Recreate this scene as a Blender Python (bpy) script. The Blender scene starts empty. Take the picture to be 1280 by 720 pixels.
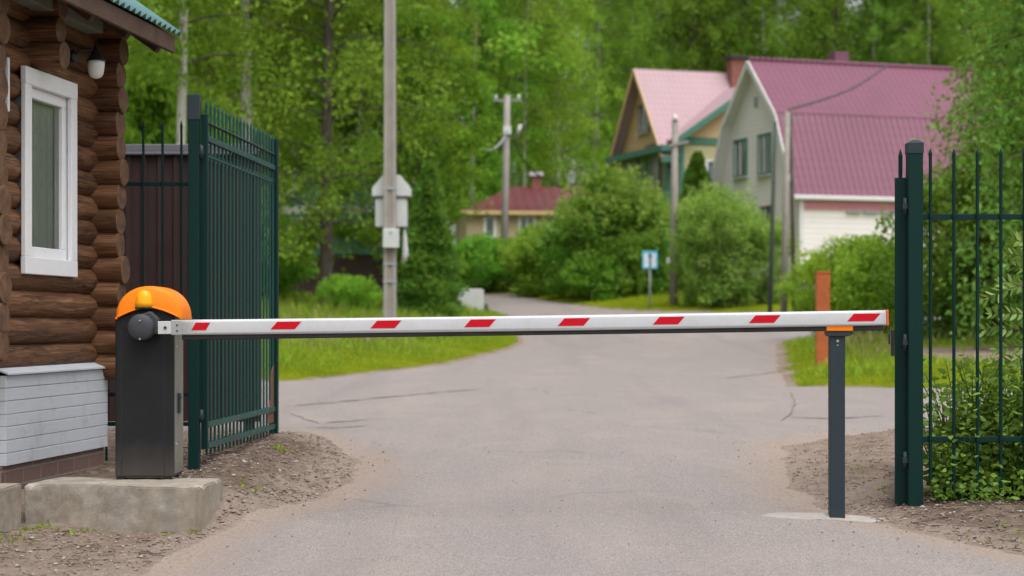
import bpy, math, random
import numpy as np
from mathutils import Vector, Matrix

random.seed(7)
F, YH, H = 2300.0, 405.0, 1.08
SC = bpy.context.scene
COL = SC.collection
PI = math.pi


def P(px, py, d):
    """pixel of the 1280x720 photograph at depth d -> world point"""
    return Vector(((px - 640) / F * d, d, H + (YH - py) / F * d))


def XP(px, d):
    return (px - 640) / F * d


def ZP(py, d):
    return H + (YH - py) / F * d


def ss(a, b, x):
    t = max(0.0, min(1.0, (x - a) / (b - a)))
    return t * t * (3 - 2 * t)


# ------------------------------------------------------------------ mesh builder
class MB:
    def __init__(self):
        self.v, self.f, self.m, self.uv, self.sm = [], [], [], [], []

    def face(self, pts, mat=0, uv=None, smooth=False):
        i = len(self.v)
        self.v += [tuple(p) for p in pts]
        self.f.append(tuple(range(i, i + len(pts))))
        self.m.append(mat)
        self.sm.append(smooth)
        self.uv.append(uv or [(0, 0)] * len(pts))

    def mesh(self, vs, fs, mat=0, uvs=None, smooth=False):
        i = len(self.v)
        self.v += [tuple(p) for p in vs]
        for k, q in enumerate(fs):
            self.f.append(tuple(i + a for a in q))
            self.m.append(mat)
            self.sm.append(smooth)
            self.uv.append(uvs[k] if uvs else [(0, 0)] * len(q))

    def box(self, x0, x1, y0, y1, z0, z1, mat=0, M=None):
        vs = [Vector(p) for p in ((x0, y0, z0), (x1, y0, z0), (x1, y1, z0), (x0, y1, z0),
                                  (x0, y0, z1), (x1, y0, z1), (x1, y1, z1), (x0, y1, z1))]
        if M is not None:
            vs = [M @ p for p in vs]
        fs = [(0, 3, 2, 1), (4, 5, 6, 7), (0, 1, 5, 4), (1, 2, 6, 5), (2, 3, 7, 6), (3, 0, 4, 7)]
        L = [(0, 3, 2, 1)]
        dx, dy, dz = abs(x1 - x0), abs(y1 - y0), abs(z1 - z0)
        uvs = [[(0, 0), (0, dy), (dx, dy), (dx, 0)], [(0, 0), (dx, 0), (dx, dy), (0, dy)],
               [(0, 0), (dx, 0), (dx, dz), (0, dz)], [(0, 0), (dy, 0), (dy, dz), (0, dz)],
               [(0, 0), (dx, 0), (dx, dz), (0, dz)], [(0, 0), (dy, 0), (dy, dz), (0, dz)]]
        self.mesh(vs, fs, mat, uvs)

    def bar(self, a, b, w, h, mat=0):
        """box from a to b, w across, h along the up-ish direction"""
        a, b = Vector(a), Vector(b)
        d = (b - a)
        L = d.length
        d.normalize()
        up = Vector((0, 0, 1)) if abs(d.z) < .95 else Vector((0, 1, 0))
        s = d.cross(up).normalized()
        u = s.cross(d).normalized()
        M = Matrix((s, d, u)).transposed().to_4x4()
        M.translation = a
        self.box(-w / 2, w / 2, 0, L, -h / 2, h / 2, mat, M)

    def tube(self, pts, rad, seg=8, mat=0, cap=True, smooth=True, uvl=1.0):
        pts = [Vector(p) for p in pts]
        n = len(pts)
        rad = rad if isinstance(rad, (list, tuple)) else [rad] * n
        vs, fs, uvs = [], [], []
        prev = None
        ln = 0
        lens = [0]
        for k in range(1, n):
            ln += (pts[k] - pts[k - 1]).length
            lens.append(ln)
        for k in range(n):
            d = (pts[min(k + 1, n - 1)] - pts[max(k - 1, 0)]).normalized()
            if prev is None:
                ref = Vector((0, 0, 1)) if abs(d.z) < .9 else Vector((1, 0, 0))
                s = d.cross(ref).normalized()
            else:
                s = (prev - d * prev.dot(d)).normalized()
            prev = s
            u = d.cross(s)
            for j in range(seg):
                a = 2 * PI * j / seg
                vs.append(pts[k] + (s * math.cos(a) + u * math.sin(a)) * rad[k])
        for k in range(n - 1):
            for j in range(seg):
                j2 = (j + 1) % seg
                fs.append((k * seg + j, k * seg + j2, (k + 1) * seg + j2, (k + 1) * seg + j))
                uvs.append([(lens[k] * uvl, j / seg), (lens[k] * uvl, (j + 1) / seg),
                            (lens[k + 1] * uvl, (j + 1) / seg), (lens[k + 1] * uvl, j / seg)])
        self.mesh(vs, fs, mat, uvs, smooth)
        if cap:
            self.mesh(vs[:seg], [tuple(range(seg - 1, -1, -1))], mat)
            self.mesh(vs[-seg:], [tuple(range(seg))], mat)

    def lathe(self, c, prof, seg=24, mat=0, axis='z', smooth=True):
        """prof: list of (r, h)"""
        c = Vector(c)
        vs, fs = [], []
        for r, h in prof:
            for j in range(seg):
                a = 2 * PI * j / seg
                if axis == 'z':
                    vs.append(c + Vector((r * math.cos(a), r * math.sin(a), h)))
                elif axis == 'y':
                    vs.append(c + Vector((r * math.cos(a), h, r * math.sin(a))))
                else:
                    vs.append(c + Vector((h, r * math.cos(a), r * math.sin(a))))
        for k in range(len(prof) - 1):
            for j in range(seg):
                j2 = (j + 1) % seg
                fs.append((k * seg + j, k * seg + j2, (k + 1) * seg + j2, (k + 1) * seg + j))
        self.mesh(vs, fs, mat, None, smooth)
        self.mesh(vs[:seg], [tuple(range(seg - 1, -1, -1))], mat)
        self.mesh(vs[-seg:], [tuple(range(seg))], mat)

    def prism(self, poly, d, mat=0):
        """poly: list of 3D points, extruded by vector d"""
        d = Vector(d)
        a = [Vector(p) for p in poly]
        b = [p + d for p in a]
        n = len(a)
        self.mesh(a + b, [tuple(range(n - 1, -1, -1)), tuple(range(n, 2 * n))] +
                  [(i, (i + 1) % n, n + (i + 1) % n, n + i) for i in range(n)], mat)


ORG = {}


def reg(o, org):
    ORG[o.name] = Vector(org)


def build(name, mb, mats, parent=None, org=None, bevel=0.0, seg=2, recalc=True):
    if not isinstance(mats, (list, tuple)):
        mats = [mats]
    o0 = ORG[parent.name] if parent is not None else Vector(org or (0, 0, 0))
    me = bpy.data.meshes.new(name)
    me.from_pydata([(x - o0.x, y - o0.y, z - o0.z) for x, y, z in mb.v], [], mb.f)
    for m in mats:
        me.materials.append(m)
    me.polygons.foreach_set('material_index', mb.m)
    me.polygons.foreach_set('use_smooth', mb.sm)
    uvl = me.uv_layers.new(name='UVMap')
    flat = [c for f in mb.uv for p in f for c in p]
    uvl.data.foreach_set('uv', flat)
    if recalc:
        import bmesh
        b = bmesh.new()
        b.from_mesh(me)
        bmesh.ops.remove_doubles(b, verts=b.verts, dist=1e-5)
        bmesh.ops.recalc_face_normals(b, faces=b.faces)
        b.to_mesh(me)
        b.free()
    me.update()
    o = bpy.data.objects.new(name, me)
    COL.objects.link(o)
    if parent is not None:
        o.parent = parent
    else:
        o.location = o0
    reg(o, o0)
    if bevel:
        m = o.modifiers.new('bevel', 'BEVEL')
        m.width = bevel
        m.segments = seg
        m.limit_method = 'ANGLE'
        m.harden_normals = False
    return o


def empty(name, loc, label=None, cat=None, group=None):
    o = bpy.data.objects.new(name, None)
    o.empty_display_size = .1
    COL.objects.link(o)
    o.location = loc
    reg(o, loc)
    tag(o, label, cat, group)
    return o


def tag(o, label=None, cat=None, group=None, kind=None):
    if label:
        o['label'] = label
    if cat:
        o['category'] = cat
    if group:
        o['group'] = group
    if kind:
        o['kind'] = kind
    return o


# ------------------------------------------------------------------ materials
class NB:
    def __init__(self, name):
        self.mat = bpy.data.materials.new(name)
        self.mat.use_nodes = True
        self.nt = self.mat.node_tree
        self.n = self.nt.nodes
        self.bsdf = self.n['Principled BSDF']
        self.out = self.n['Material Output']

    def node(self, t, **k):
        n = self.n.new(t)
        for a, b in k.items():
            setattr(n, a, b)
        return n

    def link(self, a, b):
        self.nt.links.new(a, b)

    def coord(self, kind='Object', scale=(1, 1, 1)):
        tc = self.node('ShaderNodeTexCoord')
        mp = self.node('ShaderNodeMapping')
        mp.inputs['Scale'].default_value = scale
        self.link(tc.outputs[kind], mp.inputs['Vector'])
        return mp.outputs['Vector']

    def noise(self, vec, scale, detail=4, rough=.6, dist=0):
        n = self.node('ShaderNodeTexNoise')
        n.inputs['Scale'].default_value = scale
        n.inputs['Detail'].default_value = detail
        n.inputs['Roughness'].default_value = rough
        n.inputs['Distortion'].default_value = dist
        if vec is not None:
            self.link(vec, n.inputs['Vector'])
        return n.outputs['Fac']

    def ramp(self, fac, stops):
        r = self.node('ShaderNodeValToRGB')
        while len(r.color_ramp.elements) < len(stops):
            r.color_ramp.elements.new(.5)
        for e, (p, c) in zip(r.color_ramp.elements, stops):
            e.position = p
            e.color = (*c, 1) if len(c) == 3 else c
        self.link(fac, r.inputs['Fac'])
        return r.outputs['Color']

    def mix(self, fac, a, b, mode='MIX'):
        m = self.node('ShaderNodeMix', data_type='RGBA', blend_type=mode)
        for sock, v in ((m.inputs[0], fac), (m.inputs[6], a), (m.inputs[7], b)):
            if isinstance(v, (int, float)):
                sock.default_value = v
            elif isinstance(v, (tuple, list)):
                sock.default_value = (*v, 1) if len(v) == 3 else v
            else:
                self.link(v, sock)
        return m.outputs[2]

    def math(self, op, a, b=0.0, clamp=False):
        m = self.node('ShaderNodeMath', operation=op, use_clamp=clamp)
        for s, v in ((m.inputs[0], a), (m.inputs[1], b)):
            if isinstance(v, (int, float)):
                s.default_value = v
            else:
                self.link(v, s)
        return m.outputs[0]

    def maprange(self, v, a, b, c=0.0, d=1.0):
        m = self.node('ShaderNodeMapRange')
        self.link(v, m.inputs[0])
        for i, x in enumerate((a, b, c, d)):
            m.inputs[1 + i].default_value = x
        return m.outputs[0]

    def bump(self, h, strength=.3, dist=.01):
        b = self.node('ShaderNodeBump')
        b.inputs['Strength'].default_value = strength
        b.inputs['Distance'].default_value = dist
        self.link(h, b.inputs['Height'])
        self.link(b.outputs['Normal'], self.bsdf.inputs['Normal'])
        return b

    def set(self, **k):
        for a, v in k.items():
            s = self.bsdf.inputs[a.replace('_', ' ')]
            if isinstance(v, (int, float)):
                s.default_value = v
            elif isinstance(v, (tuple, list)):
                s.default_value = (*v, 1) if len(v) == 3 else v
            else:
                self.link(v, s)
        return self.mat


def paint(name, col, rough=.45, dirt=.35, dirtcol=None, scale=6, metallic=0.0, bump=.08, spec=.5):
    """painted / plain surface with soft wear so that nothing is one flat tone"""
    b = NB(name)
    v = b.coord('Object')
    n = b.noise(v, scale, 6, .65)
    n2 = b.noise(v, scale * 12, 3, .6)
    dc = dirtcol or tuple(c * .55 + .02 for c in col)
    f = b.maprange(n, .42, .72, 0, dirt)
    c = b.mix(f, col, dc)
    c = b.mix(b.maprange(n2, .3, .75, 0, .18), c, tuple(min(1, x * 1.35) for x in col))
    r = b.maprange(n, .3, .7, rough * .8, min(1, rough * 1.3))
    b.set(Base_Color=c, Roughness=r, Metallic=metallic, Specular_IOR_Level=spec)
    if bump:
        b.bump(n2, bump, .002)
    return b.mat


M = {}


def mats():
    # --- green powder coated steel
    M['green'] = paint('green_steel', (.0015, .022, .0195), .5, .4, (.004, .017, .0155), 9, spec=.16)
    M['green_pale'] = paint('green_steel_worn', (.008, .056, .049), .45, .4, (.03, .055, .048), 12, spec=.3)
    M['darksteel'] = paint('dark_steel', (.022, .034, .042), .45, .4, (.04, .045, .045), 9, spec=.2)
    M['cabinet'] = paint('charcoal_paint', (.0125, .013, .0150), .55, .35, (.022, .021, .020), 5, spec=.2)
    b = NB('charcoal_paint_dusty')
    v = b.coord('Object')
    n = b.noise(v, 6, 6, .7)
    n2 = b.noise(v, 60, 4, .7)
    sp = b.node('ShaderNodeSeparateXYZ')
    b.link(v, sp.inputs[0])
    c = b.mix(b.maprange(n, .45, .7, 0, .35), (.0125, .013, .015), (.024, .0225, .021))
    low = b.maprange(b.math('ADD', sp.outputs['Z'], b.math('MULTIPLY', n, .22)), .12, .32, 1, 0)
    c = b.mix(b.math('MULTIPLY', low, .42), c, (.11, .092, .078))
    spl = b.math('MULTIPLY', b.maprange(n2, .62, .68), b.maprange(sp.outputs['Z'], .1, .6, 1, .1))
    c = b.mix(b.math('MULTIPLY', spl, .4), c, (.12, .10, .085))
    M['cabinet'] = b.set(Base_Color=c, Roughness=.55, Specular_IOR_Level=.2)
    M['hubgrey'] = paint('grey_plastic', (.040, .043, .051), .5, .3, None, 9, spec=.3)
    M['sideplate'] = paint('grey_side_steel', (.13, .125, .11), .38, .5, (.09, .085, .07), 7)
    M['orange'] = paint('orange_plastic', (.85, .20, .003), .40, .25, (.58, .14, .010), 6, bump=.03, spec=.2)
    M['beacon'] = paint('amber_lens', (.85, .36, .004), .25, .2, (.65, .25, .005), 8, bump=0, spec=.3)
    M['white'] = paint('white_enamel', (.475, .485, .51), .36, .5, (.40, .39, .375), 4, bump=.03)
    M['whitewin'] = paint('white_window_plastic', (.74, .75, .78), .35, .45, (.6, .6, .58), 5, bump=.02)
    M['rubber'] = paint('black_rubber', (.012, .012, .012), .7, .2, None, 9)
    M['red'] = paint('red_reflector', (.48, .003, .013), .45, .35, (.34, .012, .02), 14, bump=.03, spec=.15)
    M['redcap'] = paint('red_plastic', (.55, .09, .03), .4, .2, None, 9)
    M['alu'] = paint('bare_metal', (.42, .42, .43), .35, .4, (.25, .25, .25), 12, .6)
    M['brownsheet'] = paint('brown_sheet_steel', (.030, .017, .017), .5, .3, (.042, .028, .026), 3, spec=.2)
    M['greysheet'] = paint('grey_cap_steel', (.10, .10, .115), .45, .3, None, 5)
    M['rust'] = paint('orange_rust', (.40, .095, .018), .75, .55, (.20, .06, .022), 5)
    M['rustdark'] = None
    b = NB('rusty_bollard_paint')
    v = b.coord('Object')
    n = b.noise(v, 5, 6, .7)
    sp = b.node('ShaderNodeSeparateXYZ')
    b.link(v, sp.inputs[0])
    c = b.mix(b.maprange(n, .42, .68, 0, .7), (.40, .095, .018), (.20, .055, .02))
    yl = b.math('MULTIPLY', b.maprange(b.noise(v, 3.2, 5, .7), .52, .58), b.maprange(sp.outputs['Z'], .55, .40))
    c = b.mix(b.math('MULTIPLY', yl, .8), c, (.45, .30, .04))
    M['bollard'] = b.set(Base_Color=c, Roughness=.75)
    M['rustdark'] = paint('dark_rust', (.16, .055, .022), .8, .7, (.05, .035, .025), 12)
    M['dullbrown'] = paint('dull_brown_fence', (.045, .025, .02), .8, .3, None, 3)
    M['polegrey'] = paint('grey_pole_concrete', (.30, .27, .25), .85, .55, (.20, .18, .165), 3.2, bump=.3)
    M['polewood'] = paint('weathered_wood', (.26, .235, .21), .85, .5, (.15, .13, .11), 4, bump=.3)
    M['poledark'] = paint('dark_creosote_wood', (.06, .075, .065), .85, .5, (.03, .035, .03), 4, bump=.3)
    M['metalwhite'] = paint('pale_grey_metal', (.50, .51, .52), .5, .3, None, 3)
    M['wire'] = paint('wire_black', (.03, .032, .035), .6, .2, None, 3)
    M['wiregrey'] = paint('wire_grey', (.30, .32, .33), .6, .2, None, 3)
    M['porcelain'] = paint('porcelain', (.65, .66, .66), .3, .2, None, 3)
    M['signwhite'] = paint('sign_white', (.55, .66, .74), .4, .15, None, 3)
    M['signteal'] = paint('sign_teal', (.07, .42, .58), .4, .15, None, 3)
    M['signdark'] = paint('sign_dark', (.03, .06, .08), .4, .1, None, 3)
    M['soffit'] = paint('brown_soffit_board', (.070, .034, .019), .75, .5, (.035, .018, .012), 6, bump=.3)
    M['stubend'] = paint('log_end_grain', (.15, .085, .055), .85, .6, (.07, .04, .028), 22, bump=.5)
    b = NB('log_end_grain')
    vu = b.coord('UV')
    ln = b.node('ShaderNodeVectorMath', operation='LENGTH')
    b.link(vu, ln.inputs[0])
    nn = b.noise(b.coord('Object'), 16, 5, .7)
    rg = b.math('SINE', b.math('MULTIPLY', b.math('ADD', ln.outputs['Value'], b.math('MULTIPLY', nn, .18)), 42))
    c = b.ramp(nn, [(.3, (.075, .040, .024)), (.55, (.145, .082, .050)), (.75, (.215, .135, .088))])
    c = b.mix(b.maprange(rg, .1, 1, 0, .45), c, (.055, .030, .018))
    b.bump(nn, .4, .004)
    M['stubend'] = b.set(Base_Color=c, Roughness=.85, Specular_IOR_Level=.2)
    M['greyboard'] = paint('grey_green_board', (.13, .14, .105), .8, .5, (.07, .08, .06), 8, bump=.3)
    M['blackiron'] = paint('black_lamp_iron', (.012, .012, .012), .35, .2, None, 9)
    M['curtain'] = paint('pale_curtain', (.80, .80, .77), .9, .3, (.68, .69, .66), 3)
    M['dark'] = paint('dark_interior', (.012, .014, .014), .8, .2, None, 3)
    M['soil_crumb'] = paint('soil_crumb', (.20, .15, .12), .95, .6, (.12, .088, .07), 2, bump=.4)
    M['pebble'] = paint('pale_pebble', (.34, .30, .27), .9, .6, (.16, .13, .11), 2, bump=.3)
    M['twig'] = paint('dry_twig', (.055, .038, .028), .9, .5, (.12, .085, .06), 3, bump=.2)
    M['brickred'] = paint('chimney_brick', (.23, .085, .065), .85, .5, (.13, .06, .05), 4, bump=.3)

    # frosted lamp glass
    b = NB('frosted_glass')
    M['frost'] = b.set(Base_Color=(.72, .72, .70), Roughness=.3, Subsurface_Weight=.2)

    # window pane
    b = NB('window_glass')
    g = b.node('ShaderNodeBsdfGlossy')
    g.inputs['Roughness'].default_value = .015
    t = b.node('ShaderNodeBsdfTransparent')
    t.inputs['Color'].default_value = (.90, .93, .91, 1)
    fr = b.node('ShaderNodeFresnel')
    fr.inputs['IOR'].default_value = 1.95
    mx = b.node('ShaderNodeMixShader')
    b.link(fr.outputs[0], mx.inputs[0])
    b.link(t.outputs[0], mx.inputs[1])
    b.link(g.outputs[0], mx.inputs[2])
    b.link(mx.outputs[0], b.out.inputs['Surface'])
    M['glass'] = b.mat
    b = NB('house_window_glass')
    M['houseglass'] = b.set(Base_Color=(.10, .13, .14), Roughness=.06, Specular_IOR_Level=.8)

    # log wood
    b = NB('brown_log')
    v = b.coord('UV', (1.6, 9, 1))
    n1 = b.noise(v, 2.0, 6, .7, .6)
    v2 = b.coord('UV', (2.2, 46, 1))
    n2 = b.noise(v2, 1.6, 5, .7)
    v3 = b.coord('UV', (3.0, 22, 1))
    n3 = b.noise(v3, 1.0, 3, .6, .9)
    isl = b.node('ShaderNodeNewGeometry').outputs['Random Per Island']
    c = b.ramp(n1, [(.28, (.062, .025, .010)), (.5, (.150, .066, .028)), (.72, (.285, .150, .074))])
    c = b.mix(b.maprange(n2, .42, .62, 0, .75), c, (.045, .020, .010))
    crack = b.maprange(b.math('ABSOLUTE', b.math('SUBTRACT', n3, .5)), 0, .045, 1, 0)
    sparse = b.maprange(b.noise(b.coord('UV', (.9, 3, 1)), 1.7, 2), .5, .58, 0, 1)
    ck = b.math('MULTIPLY', crack, sparse)
    c = b.mix(b.math('MULTIPLY', ck, .85), c, (.012, .006, .004))
    tint = b.maprange(isl, 0, 1, .72, 1.25)
    hsv = b.node('ShaderNodeHueSaturation')
    b.link(c, hsv.inputs['Color'])
    b.link(tint, hsv.inputs['Value'])
    hh = b.math('SUBTRACT', b.math('MULTIPLY', n2, .6), ck)
    b.bump(hh, .55, .006)
    M['log'] = b.set(Base_Color=hsv.outputs[0], Roughness=.7, Specular_IOR_Level=.3)

    # concrete plinth
    b = NB('old_concrete')
    v = b.coord('Object')
    n1 = b.noise(v, 1.7, 6, .65, .4)
    n2 = b.noise(v, 9, 8, .75)
    n3 = b.noise(v, 90, 3, .6)
    vs = b.coord('Object', (5, 5, .9))
    st = b.noise(vs, 1.5, 4, .6)
    c = b.ramp(n2, [(.3, (.16, .132, .103)), (.5, (.265, .232, .190)), (.7, (.39, .355, .31))])
    c = b.mix(b.maprange(n1, .42, .68, 0, .55), c, (.27, .21, .145))
    c = b.mix(b.maprange(st, .52, .70, 0, .5), c, (.20, .195, .185))
    c = b.mix(b.maprange(n3, .25, .42, .35, 0), c, (.12, .10, .08))
    b.bump(b.math('ADD', n2, b.math('MULTIPLY', n3, .35)), .32, .006)
    M['concrete'] = b.set(Base_Color=c, Roughness=.9)

    # painted skirting planks
    b = NB('grey_planks')
    v = b.coord('Object', (3, 3, 40))
    n = b.noise(v, 3, 5, .65)
    n2 = b.noise(b.coord('Object'), 5, 6, .7)
    c = b.mix(b.maprange(n, .4, .75, 0, .4), (.46, .485, .53), (.33, .35, .38))
    c = b.mix(b.maprange(n2, .55, .72, 0, .5), c, (.26, .25, .24))
    b.bump(n, .25, .003)
    M['planks'] = b.set(Base_Color=c, Roughness=.6)

    # brown brick plinth
    b = NB('brown_brick')
    br = b.node('ShaderNodeTexBrick')
    br.inputs['Scale'].default_value = 1
    br.inputs['Brick Width'].default_value = .235
    br.inputs['Row Height'].default_value = .077
    br.inputs['Mortar Size'].default_value = .005
    br.inputs['Color1'].default_value = (.150, .085, .070, 1)
    br.inputs['Color2'].default_value = (.110, .062, .052, 1)
    br.inputs['Mortar'].default_value = (.20, .17, .15, 1)
    b.link(b.coord('UV'), br.inputs['Vector'])
    n = b.noise(b.coord('Object'), 30, 5, .7)
    c = b.mix(b.maprange(n, .4, .75, 0, .5), br.outputs['Color'], (.075, .05, .043))
    b.bump(b.math('SUBTRACT', b.math('MULTIPLY', n, .4), br.outputs['Fac']), .5, .006)
    M['brick'] = b.set(Base_Color=c, Roughness=.85)

    # turquoise corrugated sheet
    M['roofsheet'] = paint('turquoise_roof_sheet', (.10, .23, .235), .35, .4, (.17, .27, .27), 7)

    # asphalt
    b = NB('asphalt')
    v = b.coord('Object')
    big = b.noise(b.coord('Object', (1, .40, 1)), .34, 5, .6, .5)
    mid = b.noise(b.coord('Object', (1.2, .55, 1)), 1.2, 7, .70, .5)
    trk = b.noise(b.coord('Object', (1.7, .10, 1)), .75, 4, .55, .3)
    fine = b.noise(v, 55, 5, .75)
    vfine = b.noise(v, 120, 3, .75)
    grit = b.node('ShaderNodeTexVoronoi')
    grit.inputs['Scale'].default_value = 120
    b.link(v, grit.inputs['Vector'])
    at = b.node('ShaderNodeAttribute', attribute_name='edge')
    c = b.ramp(fine, [(.30, (.170, .146, .138)), (.5, (.262, .231, .221)), (.70, (.355, .318, .306))])
    c = b.mix(b.maprange(mid, .46, .66, 0, .72), c, (.335, .282, .250))
    c = b.mix(b.maprange(big, .44, .60, 0, .5), c, (.248, .222, .216))
    c = b.mix(b.maprange(trk, .50, .66, 0, .40), c, (.195, .172, .166))
    c = b.mix(b.maprange(vfine, .38, .56, .48, 0), c, (.085, .072, .068))
    c = b.mix(b.maprange(vfine, .52, .68, 0, .50), c, (.46, .42, .405))
    spk = b.maprange(grit.outputs['Distance'], .08, .24, .55, 0)
    c = b.mix(b.math('MULTIPLY', spk, b.maprange(fine, .4, .6)), c, (.42, .39, .37))
    # sand and soil carried onto the worn margin
    ew = b.math('ADD', at.outputs['Fac'], b.math('MULTIPLY', b.math('SUBTRACT', mid, .5), 1.1))
    ew = b.math('ADD', ew, b.math('MULTIPLY', b.math('SUBTRACT', fine, .5), .5))
    sand = b.ramp(fine, [(.3, (.17, .125, .098)), (.5, (.27, .215, .18)), (.72, (.37, .31, .27))])
    c = b.mix(b.maprange(ew, .10, .55, .95, 0), c, sand)
    vc = b.node('ShaderNodeTexVoronoi', feature='DISTANCE_TO_EDGE')
    vc.inputs['Scale'].default_value = .50
    wv = b.node('ShaderNodeMix', data_type='VECTOR')
    dn = b.node('ShaderNodeTexNoise')
    dn.inputs['Scale'].default_value = 1.4
    dn.inputs['Detail'].default_value = 6
    b.link(v, dn.inputs['Vector'])
    wv.inputs[0].default_value = .42
    b.link(v, wv.inputs[4])
    b.link(dn.outputs['Color'], wv.inputs[5])
    b.link(wv.outputs[1], vc.inputs['Vector'])
    crk = b.maprange(vc.outputs['Distance'], 0, .010, 1, 0)
    gate = b.maprange(b.noise(v, .35, 2), .50, .60, 0, 1)
    crk = b.math('MULTIPLY', crk, gate)
    c = b.mix(b.math('MULTIPLY', crk, .28), c, (.08, .068, .062))
    b.bump(b.math('SUBTRACT', b.math('ADD', b.math('ADD', fine, b.math('MULTIPLY', vfine, .5)), b.math('MULTIPLY', grit.outputs['Distance'], .7)), b.math('MULTIPLY', crk, .5)), .55, .006)
    M['asphalt'] = b.set(Base_Color=c, Roughness=.9, Specular_IOR_Level=.1)
    b = NB('crack_filler')
    n = b.noise(b.coord('Object'), 9, 5, .7)
    M['crack'] = b.set(Base_Color=b.ramp(n, [(.3, (.045, .037, .033)), (.7, (.10, .085, .075))]), Roughness=.95)
    b = NB('pale_concrete_pad')
    n = b.noise(b.coord('Object'), 14, 6, .75)
    b.bump(n, .4, .006)
    M['pad'] = b.set(Base_Color=b.ramp(n, [(.3, (.24, .215, .195)), (.7, (.36, .33, .305))]), Roughness=.9)

    # ground: soil / grass by vertex attribute
    b = NB('ground_soil')
    v = b.coord('Object')
    at = b.node('ShaderNodeAttribute', attribute_name='zone')
    n1 = b.noise(v, 1.1, 6, .7, .4)
    n2 = b.noise(v, 11, 8, .8)
    n3 = b.noise(v, 70, 3, .7)
    soil = b.ramp(n2, [(.28, (.105, .074, .056)), (.5, (.220, .166, .132)), (.74, (.35, .285, .238))])
    soil = b.mix(b.maprange(n1, .40, .64, .0, .72), soil, (.30, .245, .20))
    soil = b.mix(b.maprange(n3, .30, .45, .5, 0), soil, (.06, .042, .033))
    gr = b.ramp(n1, [(.3, (.085, .115, .008)), (.55, (.145, .180, .008)), (.8, (.20, .20, .02))])
    f = b.math('ADD', at.outputs['Fac'], b.math('MULTIPLY', b.math('SUBTRACT', n2, .5), .5), True)
    c = b.mix(b.maprange(f, .35, .65), soil, gr)
    dk = b.node('ShaderNodeAttribute', attribute_name='shade_dark_soil')
    c = b.mix(b.math('MULTIPLY', dk.outputs['Fac'], b.maprange(n2, .35, .6, .85, .25)), c, (.085, .056, .042))  # darkens soil: painted shade under the gate leaf, browner earth at right
    mg = b.node('ShaderNodeAttribute', attribute_name='margin')
    sand = b.ramp(n2, [(.3, (.19, .142, .112)), (.5, (.285, .228, .19)), (.72, (.38, .32, .28))])
    mgf = b.math('ADD', mg.outputs['Fac'], b.math('MULTIPLY', b.math('SUBTRACT', n1, .5), 1.2))
    c = b.mix(b.maprange(mgf, .2, .8, 0, .85), c, sand)
    b.bump(b.math('ADD', n2, b.math('MULTIPLY', n3, .4)), .9, .03)
    M['ground'] = b.set(Base_Color=c, Roughness=.95, Specular_IOR_Level=0.0)

    # barks
    b = NB('birch_bark')
    v = b.coord('Object', (6, 6, 2.2))
    n = b.noise(v, 1.8, 4, .65)
    c = b.ramp(n, [(.36, (.06, .05, .042)), (.44, (.36, .34, .31)), (.7, (.52, .50, .46))])
    M['birchbark'] = b.set(Base_Color=c, Roughness=.85)
    b = NB('brown_bark')
    n = b.noise(b.coord('Object', (8, 8, 1.5)), 2, 5, .7)
    M['bark'] = b.set(Base_Color=b.ramp(n, [(.3, (.035, .026, .02)), (.7, (.12, .095, .075))]), Roughness=.9)
    b = NB('orange_bark')
    n = b.noise(b.coord('Object', (8, 8, 1.5)), 2, 5, .7)
    M['orangebark'] = b.set(Base_Color=b.ramp(n, [(.3, (.10, .05, .02)), (.7, (.24, .13, .05))]), Roughness=.9)

    # house claddings
    def siding(name, col, col2, period, rough=.7):
        b = NB(name)
        tc = b.node('ShaderNodeTexCoord')
        sp = b.node('ShaderNodeSeparateXYZ')
        b.link(tc.outputs['Object'], sp.inputs[0])
        fr = b.math('FRACT', b.math('DIVIDE', sp.outputs['Z'], period))
        ln = b.maprange(b.math('ABSOLUTE', b.math('SUBTRACT', fr, .5)), .42, .5, 0, 1)
        n = b.noise(b.coord('Object', (1, 1, 4)), 1.5, 5, .65)
        c = b.mix(b.maprange(n, .35, .7, 0, .5), col, col2)
        c = b.mix(b.math('MULTIPLY', ln, .45), c, tuple(x * .5 for x in col))
        b.bump(b.math('MULTIPLY', ln, -1), .6, .02)
        return b.set(Base_Color=c, Roughness=rough)

    M['pinkwall'] = siding('pale_rose_siding', (.82, .77, .76), (.75, .69, .68), .2)
    M['greenwall'] = siding('sage_green_siding', (.20, .30, .19), (.15, .23, .14), .17)
    M['yellowwall'] = siding('cream_siding', (.44, .41, .22), (.36, .33, .18), .17)
    M['tanwall'] = siding('tan_boards', (.60, .41, .21), (.48, .33, .17), .15)
    M['beigewall'] = siding('beige_boards', (.46, .36, .25), (.36, .28, .19), .16)
    M['tealwall'] = siding('teal_boards', (.14, .34, .32), (.10, .25, .24), .16)

    def tiles(name, col, col2, px_, pz, rough=.45, bumpd=.04):
        b = NB(name)
        v = b.coord('UV')
        sp = b.node('ShaderNodeSeparateXYZ')
        b.link(v, sp.inputs[0])
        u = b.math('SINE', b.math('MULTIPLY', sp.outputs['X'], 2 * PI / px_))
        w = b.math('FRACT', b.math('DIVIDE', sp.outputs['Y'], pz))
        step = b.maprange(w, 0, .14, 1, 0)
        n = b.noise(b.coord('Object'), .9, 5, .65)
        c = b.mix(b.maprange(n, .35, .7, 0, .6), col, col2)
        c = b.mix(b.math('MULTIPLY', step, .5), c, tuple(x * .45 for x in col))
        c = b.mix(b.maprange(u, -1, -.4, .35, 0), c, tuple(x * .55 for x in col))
        b.bump(b.math('ADD', b.math('MULTIPLY', u, .5), b.math('MULTIPLY', w, -.7)), .7, bumpd)
        b.bsdf.inputs['Specular IOR Level'].default_value = .25
        return b.set(Base_Color=c, Roughness=rough)

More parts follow.
